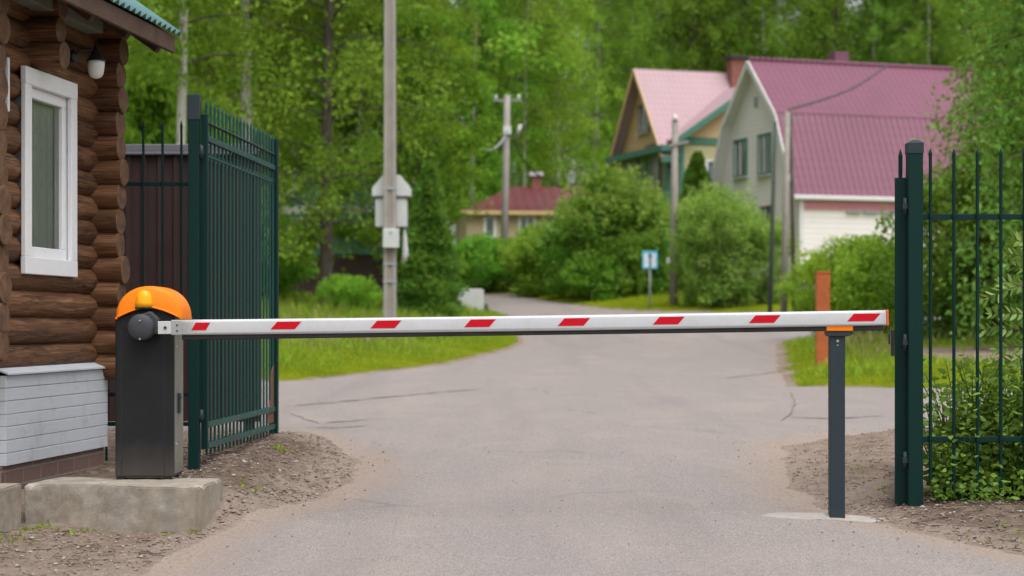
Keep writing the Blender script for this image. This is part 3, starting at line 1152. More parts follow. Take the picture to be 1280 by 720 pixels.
# ------------------------------------------------------------------ barrier
def barrier():
    d0 = 9.83
    sx = F / d0
    cx0, cx1 = XP(143.5, d0), XP(217, d0)
    cm = (cx0 + cx1) / 2
    zb = .247
    root = empty('boom_barrier', (cm, d0 + .15, zb), 'lowered boom barrier with white red-marked arm and orange topped charcoal cabinet', 'barrier')
    ztop = ZP(393, d0)
    mb = MB()
    mb.box(cx0, cx1, d0, d0 + .29, zb + .012, ztop)
    cab = build('cabinet', mb, M['cabinet'], root, bevel=.014, seg=3)
    mb = MB()                                   # grooves of the front cover: two raised strips
    for px in (152, 205.5):
        x = XP(px, d0)
        mb.box(x - .0016, x + .0016, d0 - .0015, d0 + .002, zb + .03, ztop - .05)
    build('cover_seam', mb, M['rubber'], cab)
    mb = MB()
    mb.box(cx1 - .001, cx1 + .0035, d0 + .022, d0 + .27, zb + .03, ztop - .005)
    pl = build('side_door', mb, M['sideplate'], cab, bevel=.002)
    mb = MB()
    zl = ZP(505, d0)
    mb.box(cx1 + .003, cx1 + .016, d0 + .10, d0 + .14, zl - .055, zl + .055)
    mb.tube([(cx1 + .01, d0 + .12, zl + .035), (cx1 + .02, d0 + .12, zl + .035)], .014, 12)
    build('lock', mb, M['darksteel'], pl, bevel=.003)
    for zz in (ZP(434, d0), ZP(556, d0)):
        mb = MB()
        mb.tube([(cx1 + .002, d0 + .06, zz), (cx1 + .008, d0 + .06, zz)], .006, 8)
        build('screw', mb, M['alu'], pl)
    for px in (150, 208):
        for yy in (d0 + .03, d0 + .25):
            mb = MB()
            x = XP(px, d0)
            mb.box(x - .022, x + .022, yy - .02, yy + .02, zb - .004, zb + .014)
            build('foot', mb, M['rubber'], cab, bevel=.002)

    # cap: half-round hood
    x0, x1 = XP(144.5, d0), XP(228, d0)
    xm, hw = (x0 + x1) / 2, (x1 - x0) / 2
    zc0 = ZP(397, d0)
    hh = ZP(357.5, d0) - zc0
    ys = [(-.020, .90), (-.012, .955), (0, .985), (.02, 1), (.27, 1), (.295, .985), (.305, .95), (.31, .90)]
    K = 36
    vs, fs = [], []
    for (yy, sc) in ys:
        for k in range(K + 1):
            a = PI * k / K
            ca, sa = math.cos(a), math.sin(a)
            e = 2 / 2.15
            X = xm - hw * sc * math.copysign(abs(ca) ** e, ca)
            Z = zc0 + hh * sc * abs(sa) ** e
            vs.append((X, d0 + yy, Z))
    for j in range(len(ys) - 1):
        for k in range(K):
            fs.append((j * (K + 1) + k, j * (K + 1) + k + 1, (j + 1) * (K + 1) + k + 1, (j + 1) * (K + 1) + k))
    mb = MB()
    mb.mesh(vs, fs, 0, None, True)
    # front panel with arched lower edge
    ring = vs[:K + 1]
    base = []
    for k in range(K + 1):
        u = k / K * 2 - 1
        X = xm + hw * .9 * u
        lift = .052 * (1 - abs(u) ** 1.6)
        base.append((X, d0 - .020, zc0 + lift))
    for k in range(K):
        lo0, lo1, hi0, hi1 = base[k], base[k + 1], ring[k], ring[k + 1]
        mb.face([lo0, lo1, hi1, hi0], 0, None, True)
    mb.face(vs[-(K + 1):], 0)
    lip = [(p[0], p[1] - .004, p[2]) for p in base]
    for k in range(K):
        a, b = lip[k], lip[k + 1]
        mb.face([a, b, (b[0], b[1], b[2] + .008), (a[0], a[1], a[2] + .008)], 0, None, True)
        mb.face([(a[0], a[1], a[2] + .008), (b[0], b[1], b[2] + .008), (b[0], b[1] + .006, b[2] + .011), (a[0], a[1] + .006, a[2] + .011)], 0, None, True)
        mb.face([a, b, (b[0], b[1] + .03, b[2]), (a[0], a[1] + .03, a[2])], 0)
    # rim at the ends
    mb.box(x0 + .001, x0 + .012, d0 - .012, d0 + .30, zc0 - .008, zc0 + .004)
    mb.box(x1 - .012, x1 - .001, d0 - .012, d0 + .30, zc0 - .008, zc0 + .004)
    cap = build('cabinet_hood', mb, M['orange'], root)
    # dark front under the hood
    mb = MB()
    pts = []
    for k in range(21):
        u = k / 20 * 2 - 1
        pts.append((xm + hw * .86 * u, d0 - .002, zc0 - .02 + .075 * (1 - abs(u) ** 1.6)))
    pts += [(xm + hw * .86, d0 - .002, zc0 - .06), (xm - hw * .86, d0 - .002, zc0 - .06)]
    mb.prism(pts, (0, .03, 0))
    build('head_plate', mb, M['cabinet'], root)
    # beacon
    bx, bz0, bz1 = XP(181, d0), ZP(384, d0), ZP(362.5, d0)
    bh = bz1 - bz0
    mb = MB()
    prof = [(.047, 0), (.0465, .25), (.043, .55), (.036, .78), (.023, .92), (.011, .985), (.001, 1.0)]
    sg = 24
    vs, fs = [], []
    for r, h in prof:
        for j in range(sg):
            a = 2 * PI * j / sg
            vs.append((bx + r * math.cos(a), d0 - .018 + .70 * r * math.sin(a), bz0 + h * bh))
    for k in range(len(prof) - 1):
        for j in range(sg):
            j2 = (j + 1) % sg
            fs.append((k * sg + j, k * sg + j2, (k + 1) * sg + j2, (k + 1) * sg + j))
    mb.mesh(vs, fs, 0, None, True)
    mb.mesh(vs[:sg], [tuple(range(sg))], 0)
    be = build('beacon', mb, M['beacon'], root)
    mb = MB()
    mb.box(bx - .044, bx + .044, d0 - .048, d0 - .004, bz0 - .010, bz0 + .001)
    build('beacon_base', mb, M['rubber'], be, bevel=.004)
    # hub
    hx, hz = XP(180, d0), ZP(409, d0)
    mb = MB()
    mb.lathe((hx, d0, hz), [(.069, .0), (.071, -.03), (.071, -.082), (.068, -.095), (.060, -.103), (.02, -.107), (.001, -.107)], 40, 0, 'y')
    hub = build('hub', mb, M['hubgrey'], root)
    mb = MB()
    mb.prism([(hx - .03, d0 - .0, hz + .06), (hx + .045, d0 - .0, hz + .085), (hx + .09, d0, hz + .045), (hx + .095, d0, hz - .03), (hx + .02, d0, hz - .05)], (0, -.07, 0))
    build('hub_bracket', mb, M['hubgrey'], hub, bevel=.006)
    for (dx, dz) in ((.0, .035), (.0, -.062)):
        mb = MB()
        mb.tube([(hx + dx, d0 - .107, hz + dz), (hx + dx, d0 - .113, hz + dz)], .005, 8)
        build('bolt', mb, M['alu'], hub)
    # arm, tilted a little up to the right
    db = 9.715
    xa, xb = XP(226.5, db), XP(1107.5, db)
    za, zb2 = ZP(409.3, db), ZP(397.2, db)
    ang = math.atan2(zb2 - za, xb - xa)
    T = Matrix.Translation((xa, db, za)) @ Matrix.Rotation(-ang, 4, 'Y')
    L = (xb - xa) / math.cos(ang)
    hb, tb = .081, .052
    prof = []
    for (sx_, sz_) in ((1, 1), (-1, 1), (-1, -1), (1, -1)):
        r = .016 if sz_ > 0 else .009
        for q in range(6):
            a0 = {(1, 1): 0, (-1, 1): 90, (-1, -1): 180, (1, -1): 270}[(sx_, sz_)]
            a = math.radians(a0 + 90 * q / 5)
            prof.append((sx_ * (tb / 2 - r) + r * math.cos(a), sz_ * (hb / 2 - r) + r * math.sin(a)))
    n = len(prof)
    mb = MB()
    secs = 26
    vs = []
    for k in range(secs + 1):
        x = L * k / secs
        sag = -.004 * math.sin(PI * k / secs)
        vs += [T @ Vector((x, p[0] + .026, p[1] + sag)) for p in prof]
    fs = [(k * n + j, k * n + (j + 1) % n, (k + 1) * n + (j + 1) % n, (k + 1) * n + j) for k in range(secs) for j in range(n)]
    mb.mesh(vs, fs, 0, None, True)
    mb.mesh(vs[:n], [tuple(range(n))], 0)
    mb.mesh(vs[-n:], [tuple(range(n))], 0)
    arm = build('boom_arm', mb, M['white'], root)
    mb = MB()
    mb.box(.0, L - .012, .012, .040, -hb / 2 - .026, -hb / 2 + .001, 0, T)
    build('rubber_strip', mb, M['rubber'], arm, bevel=.005)
    mb = MB()                                    # lower aluminium lip line
    mb.box(.0, L - .003, -.0015, .004, -hb / 2 + .006, -hb / 2 + .012, 0, T)
    build('channel_lip', mb, M['alu'], arm)
    mb = MB()
    mb.box(L, L + .016, -.001, .053, -hb / 2 - .002, hb / 2 + .002, 0, T)
    build('end_cap', mb, M['redcap'], arm, bevel=.006, seg=3)
    for i, (p0, p1) in enumerate(((239, 263), (338, 377), (463, 502), (580, 620), (697, 738), (816, 856), (936, 976), (1059, 1101))):
        u0, u1 = (p0 - 226.5) / F * db, (p1 - 226.5) / F * db
        sk = .036
        zl, zh = -.016, .0245
        if i == 0:
            sk = .024
        mb = MB()
        q = [(u0, zl), (u1 - sk, zl), (u1, zh), (u0 + sk, zh)]
        sg = -.004 * math.sin(PI * u0 / L)
        mb.prism([T @ Vector((a, -.0012, b + sg)) for a, b in q], (0, .002, 0))
        o = build('reflector', mb, M['red'], arm)
    mb = MB()
    x0_ = (197 - 226.5) / F * db
    mb.box(x0_, .0, .004, .040, -.034, .034, 0, T)
    sk_ = build('arm_socket', mb, M['white'], root, bevel=.003)
    mb = MB()
    mb.box((214 - 226.5) / F * db, .004, .0015, .046, -.040, .040, 0, T)
    build('clamp', mb, M['alu'], sk_, bevel=.003)
    for (x, z) in ((-.085, 0), (-.022, .012), (-.022, -.018)):
        mb = MB()
        c = T @ Vector((x, .003, z))
        mb.tube([c + Vector((0, .004, 0)), c + Vector((0, -.005, 0))], .008 if x < -.05 else .005, 10)
        build('bolt', mb, M['darksteel'], sk_)

    # the rest post
    dp = 9.74
    x0, x1 = XP(1037.5, dp), XP(1056.5, dp)
    xm = (x0 + x1) / 2
    zg = base_h(xm, dp) + .03
    zt = ZP(414.5, dp - .02)
    r = empty('boom_rest_post', (xm, dp + .03, zg), 'dark steel post with orange cradle holding up the boom tip', 'post')
    mb = MB()
    mb.box(x0, x1, dp, dp + .06, zg - .1, zt - .004)
    build('post', mb, M['darksteel'], r, bevel=.004)
    mb = MB()
    xa0, xa1 = XP(1033, dp), XP(1066, dp)
    mb.prism([(xa0, dp - .012, zt + .003), (xa1, dp - .012, zt + .003), (xa1, dp - .012, zt - .012), (x1 + .012, dp - .012, zt - .026), (x0 - .012, dp - .012, zt - .026), (xa0, dp - .012, zt - .012)], (0, .085, 0))
    build('saddle_plate', mb, M['darksteel'], r, bevel=.004)
    mb = MB()
    ob = ZP(407.5, dp - .02)
    mb.box(xa0 - .002, xa1 - .002, dp - .018, dp + .002, zt + .003, ob + .002)
    mb.box(xa0 - .002, xa1 - .002, dp + .068, dp + .085, zt + .003, ob + .03)
    mb.box(xa0 - .002, xa1 - .002, dp + .002, dp + .068, zt + .003, zt + .010)
    build('cradle', mb, M['orange'], r, bevel=.004)
    for k in (0, 1):
        mb = MB()
        mb.tube([(xm, dp + .002, zt - .05 - .022 * k), (xm, dp - .005, zt - .05 - .022 * k)], .007 - .003 * k, 8)
        build('bolt', mb, M['alu'], r)


barrier()


# ------------------------------------------------------------------ green steel gates and fences
def spike(mb, x, y, z0, z1, s=.010, M4=None, mat=0):
    """square picket with a pointed tip"""
    z2 = z1 - .05
    mb.tube([(x, y, z0), (x, y, z2)], s, 6, mat, True)
    mb.tube([(x, y, z2), (x, y, z2 + .012), (x, y, z1)], [s, s * 1.25, .001], 6, mat, False)


def copy_part(o, parent, loc):
    c = o.copy()
    COL.objects.link(c)
    c.parent = parent
    c.location = loc
    return c


def left_gate():
    d0 = 11.4
    xp = XP(243, d0)
    zg = ground_h(xp, d0)
    zt = ZP(118, d0)
    r = empty('gate_post', (xp, d0, zg), 'tall dark green gate post just behind the barrier cabinet', 'gate post')
    mb = MB()
    mb.box(xp - .034, xp + .034, d0 - .034, d0 + .034, zg - .1, zt - .008)
    build('post', mb, M['green'], r, bevel=.004)
    mb = MB()
    mb.box(xp - .038, xp + .038, d0 - .038, d0 + .038, zt - .16, zt - .006)
    mb.box(xp - .03, xp + .03, d0 - .03, d0 + .03, zt - .006, zt)
    build('post_cap', mb, M['darksteel'], r, bevel=.003)
    for zz in (ZP(190, d0), ZP(520, d0)):
        mb = MB()
        mb.tube([(xp + .045, d0 - .01, zz - .04), (xp + .045, d0 - .01, zz + .04)], .012, 10)
        mb.box(xp + .03, xp + .06, d0 - .02, d0 + .0, zz - .015, zz + .015)
        build('hinge', mb, M['darksteel'], r)

    # the leaf, swung open away from the viewer
    x0, y0 = XP(254.5, d0), d0 + .02
    y1 = 13.7
    x1 = XP(343.5, y1)
    ang = math.atan2(x1 - x0, y1 - y0)
    L = math.hypot(x1 - x0, y1 - y0)
    T = Matrix.Translation((x0, y0, 0)) @ Matrix.Rotation(-ang, 4, 'Z')    # local +y along leaf, z world
    g = empty('gate_leaf', (x0, y0, .37), 'open green picket gate leaf behind the orange topped cabinet', 'gate')
    zb, zb2, zm, zm2, zs, ztip = [ZP(q, d0) for q in (558, 532, 171.5, 193, 151, 122)]
    mb = MB()
    mb.box(-.02, .02, 0, .04, zb - .02, ztip - .1, 0, T)
    build('stile', mb, M['green'], g, bevel=.003)
    mb = MB()
    mb.box(-.03, .03, L - .055, L, zb - .055, ztip - .03, 0, T)
    build('stile', mb, M['green'], g, bevel=.003)
    for zz, hh_, mt in ((zb, .036, 'green_pale'), (zb2, .036, 'green_pale'), (zm, .036, 'green_pale'), (zs, .010, 'green_pale')):
        mb = MB()
        mb.box(-.016, .016, .041, L - .056, zz - hh_ / 2, zz + hh_ / 2, 0, T)
        build('rail', mb, M[mt], g, bevel=.002)
    # small decorative rings on a thin bar under the upper rail
    mb = MB()
    mb.box(-.006, .006, .041, L - .056, zm2 - .006, zm2 + .006, 0, T)
    N = 20
    for k in range(N):
        y = .06 + (L - .13) * (k + .5) / N
        c = T @ Vector((0, y, zm2 + .0))
        ring = []
        for j in range(11):
            a = 2 * PI * j / 10
            ring.append(c + T.to_3x3() @ Vector((0, .02 * math.cos(a), .024 * math.sin(a))))
        mb.tube(ring, .0045, 5, 0, False)
    build('ring_band', mb, M['green_pale'], g, recalc=False)
    pk = MB()
    spike(pk, 0, 0, zb - .06, ztip, .0085)
    first = None
    for k in range(20):
        y = .07 + (L - .15) * k / 19
        p = T @ Vector((0, y, 0))
        if first is None:
            pk2 = MB()
            pk2.v = [(a + p.x, b + p.y, c) for a, b, c in pk.v]
            pk2.f, pk2.m, pk2.uv, pk2.sm = pk.f, pk.m, pk.uv, pk.sm
            first = build('picket', pk2, M['green_pale'], g, recalc=False)
            p_first = p.copy()
        else:
            q = p - p_first
            copy_part(first, g, (q.x, q.y, 0))
    mb = MB()                                    # rusted sheet at the foot of the far stile
    mb.prism([T @ Vector((.0, L - .30, ZP(528,d0+2.2))), T @ Vector((.0, L - .06, ZP(528,d0+2.2))), T @ Vector((.0, L - .06, ZP(455,d0+2.2))), T @ Vector((.0, L - .14, ZP(465,d0+2.2))), T @ Vector((.0, L - .2, ZP(500,d0+2.2)))], (.006, 0, 0))
    build('patch_plate', mb, M['rustdark'], g)


left_gate()


def cross_fence():
    """picket fence between hut and gate post, with a second gate post line behind the cabinet"""
    d = 11.75
    xa, xb = XP(128, d), XP(236, d)
    zg = .26
    r = empty('picket_fence', ((xa + xb) / 2, d, zg), 'short green picket fence between the log hut and the tall gate post', 'fence')
    for py in (230, 493, 530):
        z = ZP(py, d)
        mb = MB()
        mb.box(xa, xb + .05, d - .012, d + .012, z - .013, z + .013)
        build('rail', mb, M['green'], r, bevel=.002)
    for px in (134, 180, 204, 227.5):
        x = XP(px, d)
        mb = MB()
        spike(mb, x, d - .021, ground_h(x, d) - .02 if px < 140 else .28, ZP(151, d), .0085)
        build('picket', mb, M['green'], r, recalc=False)


cross_fence()


def right_gate():
    d0 = 10.1
    xp = XP(1143, d0)
    zg = ground_h(xp, d0)
    zt = ZP(175, d0)
    r = empty('gate_post', (xp, d0, zg), 'dark green gate post with a domed cap right of the boom tip', 'gate post')
    mb = MB()
    mb.box(xp - .040, xp + .040, d0 - .04, d0 + .04, zg - .1, zt - .03)
    build('post', mb, M['green'], r, bevel=.004)
    mb = MB()
    mb.box(xp - .043, xp + .043, d0 - .043, d0 + .043, zt - .075, zt - .018)
    b4 = [(xp - .043, d0 - .043), (xp + .043, d0 - .043), (xp + .043, d0 + .043), (xp - .043, d0 + .043)]
    t4 = [(xp - .014, d0 - .014), (xp + .014, d0 - .014), (xp + .014, d0 + .014), (xp - .014, d0 + .014)]
    vs = [(a, b, zt - .018) for a, b in b4] + [(a, b, zt) for a, b in t4]
    mb.mesh(vs, [(0, 1, 5, 4), (1, 2, 6, 5), (2, 3, 7, 6), (3, 0, 4, 7), (4, 5, 6, 7)])
    build('post_cap', mb, M['darksteel'], r)
    for py in (258, 428, 575):
        z = ZP(py, d0)
        mb = MB()
        mb.tube([(xp - .052, d0 - .01, z - .045), (xp - .052, d0 - .01, z + .045)], .011, 10)
        mb.box(xp - .066, xp - .038, d0 - .022, d0 + .002, z - .014, z + .014)
        build('hinge', mb, M['darksteel'], r)
    # leaf seen edge on
    y0 = d0 + .05
    k = (1125.5 - 640) / F
    x0 = k * y0
    y1 = y0 + 1.95
    x1 = k * y1
    ang = math.atan2(x1 - x0, y1 - y0)
    L = math.hypot(x1 - x0, y1 - y0)
    T = Matrix.Translation((x0, y0, 0)) @ Matrix.Rotation(-ang, 4, 'Z')
    zb, zt_, tip = ZP(630, y0), ZP(222, y0), ZP(185, y0)
    g = empty('gate_leaf', (x0, y0, zb), 'open green picket gate leaf seen edge-on by the domed cap post', 'gate')
    mb = MB()
    mb.box(-.031, .031, 0, .05, zb, zt_, 0, T)
    st = build('stile', mb, M['green'], g, bevel=.003)
    mb = MB()
    mb.box(-.031, .031, L - .05, L, zb, zt_, 0, T)
    build('stile', mb, M['green'], g, bevel=.003)
    for zz in (zb + .05, zb + .18, zt_ - .22, zt_ - .10):
        mb = MB()
        mb.box(-.016, .016, .051, L - .051, zz - .018, zz + .018, 0, T)
        build('rail', mb, M['green'], g, bevel=.002)
    for q in range(15):
        y = .025 if q == 0 else .03 + (L - .06) * q / 14
        p = T @ Vector((0, y, 0))
        mb = MB()
        z0 = zt_ - .02 if q in (0, 14) else zb - .02
        mb.tube([(p.x, p.y, z0), (p.x, p.y, tip - .06)], .011, 6)
        mb.tube([(p.x, p.y, tip - .06), (p.x, p.y, tip - .045), (p.x, p.y, tip)], [.011, .0135, .001], 6, 0, False)
        build('picket', mb, M['green'], g, recalc=False)
    mb = MB()
    zl = ZP(428, y0)
    mb.box(-.052, -.032, .0, .05, zl - .075, zl + .07, 0, T)
    mb.tube([T @ Vector((-.06, -.01, zl + .06)), T @ Vector((-.06, -.03, zl + .05)), T @ Vector((-.06, -.03, zl - .01))], .006, 6)
    build('latch', mb, M['blackiron'], g, bevel=.003)

    # fence running right, out of the frame
    d = 10.1
    xa, xb = xp + .042, 7.2
    f = empty('picket_fence', (xp + .2, d, zg), 'green picket fence running right from the domed cap gate post', 'fence')
    for py in (271, 549):
        z = ZP(py, d)
        mb = MB()
        mb.box(xa, xb, d - .014, d + .014, z - .0155, z + .0155)
        build('rail', mb, M['green'], f, bevel=.003)
    for q in range(38):
        x = XP(1162, d) + .1287 * q
        mb = MB()
        z0 = ZP(600 if q == 0 else 612, d)
        mb.tube([(x, d - .019, z0), (x, d - .019, ZP(196, d))], .0095, 6)
        mb.tube([(x, d - .019, ZP(196, d)), (x, d - .019, ZP(193, d)), (x, d - .019, ZP(186, d))], [.0095, .012, .001], 6, 0, False)
        for py in (271, 549):
            z = ZP(py, d)
            mb.tube([(x - .001, d - .028, z), (x - .001, d - .034, z)], .006, 6)
        build('picket', mb, M['green'], f, recalc=False)


right_gate()


def sheet_fence():
    d = 15.0
    xa, xb = -7.5, XP(316, d)
    zt = ZP(181, d)
    zb = ZP(527, d)
    r = empty('sheet_fence', (XP(230, d), d, zb), 'dark brown profiled sheet fence with grey cap behind the hut', 'fence')
    mb = MB()
    xs, x = [], xa
    prof = [(0, 0), (.05, 0), (.065, .022), (.10, .022), (.115, 0)]
    while x < xb:
        for u, q in prof:
            xs.append((x + u, q))
        x += .13
    for (a, qa), (b, qb) in zip(xs[:-1], xs[1:]):
        mb.face([(a, d - qa, zb), (b, d - qb, zb), (b, d - qb, zt - .05), (a, d - qa, zt - .05)], 0)
        mb.face([(a, d - qa + .008, zb), (b, d - qb + .008, zb), (b, d - qb + .008, zt - .05), (a, d - qa + .008, zt - .05)], 0)
    build('sheet_panel', mb, M['brownsheet'], r, recalc=False)
    mb = MB()
    mb.box(xa, xb + .05, d - .05, d + .05, zt - .06, zt)
    mb.box(xa, xb + .05, d - .056, d + .056, zt - .085, zt - .06)
    build('cap_rail', mb, M['greysheet'], r, bevel=.006)
    for x in (xb - .04, xb - 2.4, xb - 4.8):
        mb = MB()
        mb.box(x - .04, x + .04, d + .02, d + .10, zb - .4, zt - .09)
        build('post', mb, M['brownsheet'], r)


sheet_fence()


# ------------------------------------------------------------------ poles, signs, small things
def utility():
    # near concrete pole
    d = 38
    x = XP(487.5, d)
    zg = ground_h(x, d)
    r = empty('utility_pole', (x, d, zg), 'thick grey concrete pole carrying the hooded boxes on the grass bank', 'pole')
    mb = MB()
    hwb, hwt = .132, .105
    zt = zg + 10.0
    for (u0, u1, dp) in ((-1, -.30, .0), (-.30, .42, .035), (.42, 1, .0)):
        vs = []
        for z, hw in ((zg - .2, hwb), (zt, hwt)):
            vs += [(x + u0 * hw, d - .12 + dp, z), (x + u1 * hw, d - .12 + dp, z), (x + u1 * hw, d + .12, z), (x + u0 * hw, d + .12, z)]
        mb.mesh(vs, [(0, 3, 2, 1), (4, 5, 6, 7), (0, 1, 5, 4), (1, 2, 6, 5), (2, 3, 7, 6), (3, 0, 4, 7)])
    build('shaft', mb, M['polegrey'], r, bevel=.012)
    for py in (236, 330, 352):
        z = ZP(py, d)
        mb = MB()
        mb.box(x - .135, x + .135, d - .128, d + .125, z - .02, z + .02)
        build('clamp_band', mb, M['wiregrey'], r)
    # hooded switch box behind the pole
    d2 = d + .35
    xc = XP(490, d2)
    s = empty('switch_box', (xc, d2, ZP(285, d2)), 'pale grey hooded switch box mounted behind the thick concrete pole', 'electrical box')
    mb = MB()
    a0, a1, zt0, zt1 = XP(466, d2), XP(514, d2), ZP(246, d2), ZP(220, d2)
    c0, c1 = XP(480, d2), XP(501, d2)
    zl = ZP(236, d2)
    mb.prism([(a0, d2 - .25, zt0), (a1, d2 - .25, zt0), (a1, d2 - .25, zl), (c1, d2 - .25, zt1), (c0, d2 - .25, zt1), (a0, d2 - .25, zl)], (0, .5, 0))
    build('hood', mb, M['metalwhite'], s, bevel=.01)
    mb = MB()
    mb.box(XP(470, d2), XP(509, d2), d2 - .2, d2 + .2, ZP(284, d2), ZP(250, d2))
    build('case', mb, M['metalwhite'], s, bevel=.01)
    mb = MB()
    mb.box(XP(475, d2), XP(506, d2), d2 - .17, d2 + .17, zt0 - .08, zt0 + .001)
    build('neck', mb, M['wiregrey'], s)
    mb = MB()
    mb.tube([P(505, 284, d2), P(506, 300, d2), P(507, 318, d2), P(504, 328, d2)], [.03, .05, .07, .05], 8)
    build('cable_tail', mb, M['metalwhite'], s)
    dm = d - .16
    m = empty('meter_box', P(489, 298, dm), 'small white meter box strapped to the front of the thick concrete pole', 'electrical box')
    mb = MB()
    mb.box(XP(479, dm), XP(499, dm), dm - .10, dm + .035, ZP(310, dm), ZP(286, dm))
    build('case', mb, M['metalwhite'], m, bevel=.012)
    mb = MB()
    mb.tube([P(488, 291, dm - .11), P(488, 291, dm - .09)], .03, 10)
    build('lock', mb, M['wiregrey'], m)

    # thin pole with loop cables
    def pole(px, ptop, d, w, label, wood, lean=0):
        x = XP(px, d)
        zg = ground_h(x, d)
        zt = ZP(ptop, d)
        r = empty('utility_pole', (x, d, zg), label, 'pole')
        mb = MB()
        mb.tube([(x + lean * 0, d, zg - .2), (x + lean * .5, d, (zg + zt) / 2), (x + lean, d, zt)], [w * .50, w * .45, w * .38], 12)
        build('shaft', mb, M[wood], r)
        return r, x, zt

    r, x, zt = pole(629, 119, 80.6, .35, 'grey pole in front of the maroon roofed bungalow', 'polegrey', .18)
    xt = x + .18
    mb = MB()
    mb.bar((xt - .6, 80.6, zt - .22), (xt + .6, 80.6, zt - .22), .07, .07)
    build('crossarm', mb, M['wiregrey'], r)
    for dx in (-.5, .5):
        mb = MB()
        mb.lathe((xt + dx, 80.6, zt - .18), [(.05, 0), (.07, .05), (.05, .10), (.07, .15), (.03, .2)], 10)
        build('insulator', mb, M['porcelain'], r)
    mb = MB()
    mb.box(xt - .17, xt + .17, 80.38, 80.82, ZP(168, 80.6), ZP(158, 80.6))
    build('clamp_band', mb, M['porcelain'], r)

    def cable(name, pts, rad, mat, label):
        pts = [Vector(p) for p in pts]
        # catmull-rom
        out = []
        for i in range(len(pts) - 1):
            p0, p1, p2, p3 = pts[max(i - 1, 0)], pts[i], pts[i + 1], pts[min(i + 2, len(pts) - 1)]
            for k in range(8):
                t = k / 8
                out.append(.5 * ((2 * p1) + (p2 - p0) * t + (2 * p0 - 5 * p1 + 4 * p2 - p3) * t * t + (3 * p1 - p0 - 3 * p2 + p3) * t ** 3))
        out.append(pts[-1])
        mb = MB()
        mb.tube(out, rad, 6)
        o = build(name, mb, M[mat], org=pts[0])
        tag(o, label, 'cable')

    cable('overhead_cable', [P(566, 130, 68), P(583, 160, 73), P(600, 183, 77), P(615, 187, 79), P(628, 176, 80.1), P(634, 163, 80.3)], .045, 'wiregrey',
          'grey cable loop hanging left of the pole by the maroon roof')
    cable('overhead_cable', [P(650, 158, 80.6), P(644, 176, 80.8), P(650, 193, 81.2), P(668, 215, 83), P(700, 233, 86), P(735, 247, 90)], .04, 'wire',
          'sagging cable from the pole down to the maroon bungalow roof')
    mb = MB()
    mb.tube([P(651, 156, 80.6), P(644, 174, 80.8)], .07, 8)
    tag(build('cable_anchor', mb, M['porcelain'], org=P(648, 165, 80.7)), 'white anchor clamp hanging in the air right of the bungalow pole', 'clamp')

    r, x, zt = pole(842, 150, 63.5, .29, 'weathered grey pole between the small sign and the round willow bush', 'polewood', .05)
    mb = MB()
    mb.bar((x - .16, 63.4, zt - .9), (x + .5, 63.4, zt - .75), .09, .09)
    build('crossarm', mb, M['polewood'], r)
    mb = MB()
    mb.lathe((x + .05, 63.4, zt - .02), [(.06, 0), (.09, .06), (.06, .14), (.03, .2)], 10)
    build('insulator', mb, M['porcelain'], r)
    mb = MB()
    mb.box(x - .26, x - .16, 63.2, 63.35, ZP(330, 63.3), ZP(322, 63.3))
    build('bracket', mb, M['porcelain'], r)

    r, x, zt = pole(979.5, 140, 57, .22, 'pale slender pole before the plum roofed house front', 'polewood', .12)
    r2, x2, zt2 = pole(993, 136, 57.4, .15, 'thin brown strut pole right beside the pale slender pole', 'bark', -.12)
    mb = MB()
    mb.bar((x2 - .35, 57.4, zt2 - .3), (x2 + .25, 57.4, zt2 - .3), .06, .06)
    build('crossarm', mb, M['polewood'], r2)
    r3, x3, zt3 = pole(962, 152, 58, .15, 'dark green leaning pole against the pale gable wall', 'poledark', .18)
    cable('overhead_cable', [P(986, 137, 57.4), P(1030, 124, 61), P(1070, 108, 66), P(1108, 83, 71.5)], .035, 'wire',
          'thin service wire from the slender poles up to the plum roof')

    # little road sign
    d = 63.2
    x = XP(812.5, d)
    zg = ground_h(x, d)
    r = empty('road_sign', (x, d, zg), 'small white square sign with dark upright arrow on thin post', 'road sign')
    mb = MB()
    mb.tube([(x, d + .05, zg - .1), (x, d + .05, ZP(318, d))], .04, 8)
    build('post', mb, M['wiregrey'], r)
    mb = MB()
    a0, a1, b0, b1 = XP(803, d), XP(822, d), ZP(336, d), ZP(313.5, d)
    mb.box(a0, a1, d - .02, d, b0, b1)
    pl = build('plate', mb, M['signteal'], r)
    mb = MB()
    mb.box(a0 + .05, a1 - .05, d - .028, d - .021, b0 + .05, b1 - .09)
    build('face', mb, M['signwhite'], pl)
    xm = (a0 + a1) / 2
    mb = MB()
    mb.box(xm - .03, xm + .03, d - .036, d - .029, b0 + .06, b1 - .2)
    mb.prism([(xm - .085, d - .036, b1 - .21), (xm + .085, d - .036, b1 - .21), (xm, d - .036, b1 - .06)], (0, .007, 0))
    build('arrow', mb, M['signdark'], pl)

    # white block by the bend
    d = 58
    x0, x1 = XP(571.5, d), XP(604.5, d)
    zg = ground_h((x0 + x1) / 2, d)
    mb = MB()
    zt = ZP(361, d)
    mb.prism([(x0, d, zg - .1), (x1, d, zg - .1), (x1, d, zt - .05), (x1 - .06, d, zt), (x0 + .06, d, zt), (x0, d, zt - .05)], (0, .5, 0))
    o = build('concrete_marker', mb, M['metalwhite'], org=((x0 + x1) / 2, d, zg), bevel=.03)
    tag(o, 'squat whitewashed block on the grass at the road bend', 'concrete block')
    mb = MB()
    mb.tube([P(608, 389, 58.6), P(607, 380, 58.6)], .075, 8)
    tag(build('stub_post', mb, M['bark'], org=P(608, 389, 58.6)), 'short dark stub beside the whitewashed block', 'post')

    # orange steel post
    d = 28
    x0, x1 = XP(1019, d), XP(1037.5, d)
    xm = (x0 + x1) / 2
    zg = ground_h(xm, d)
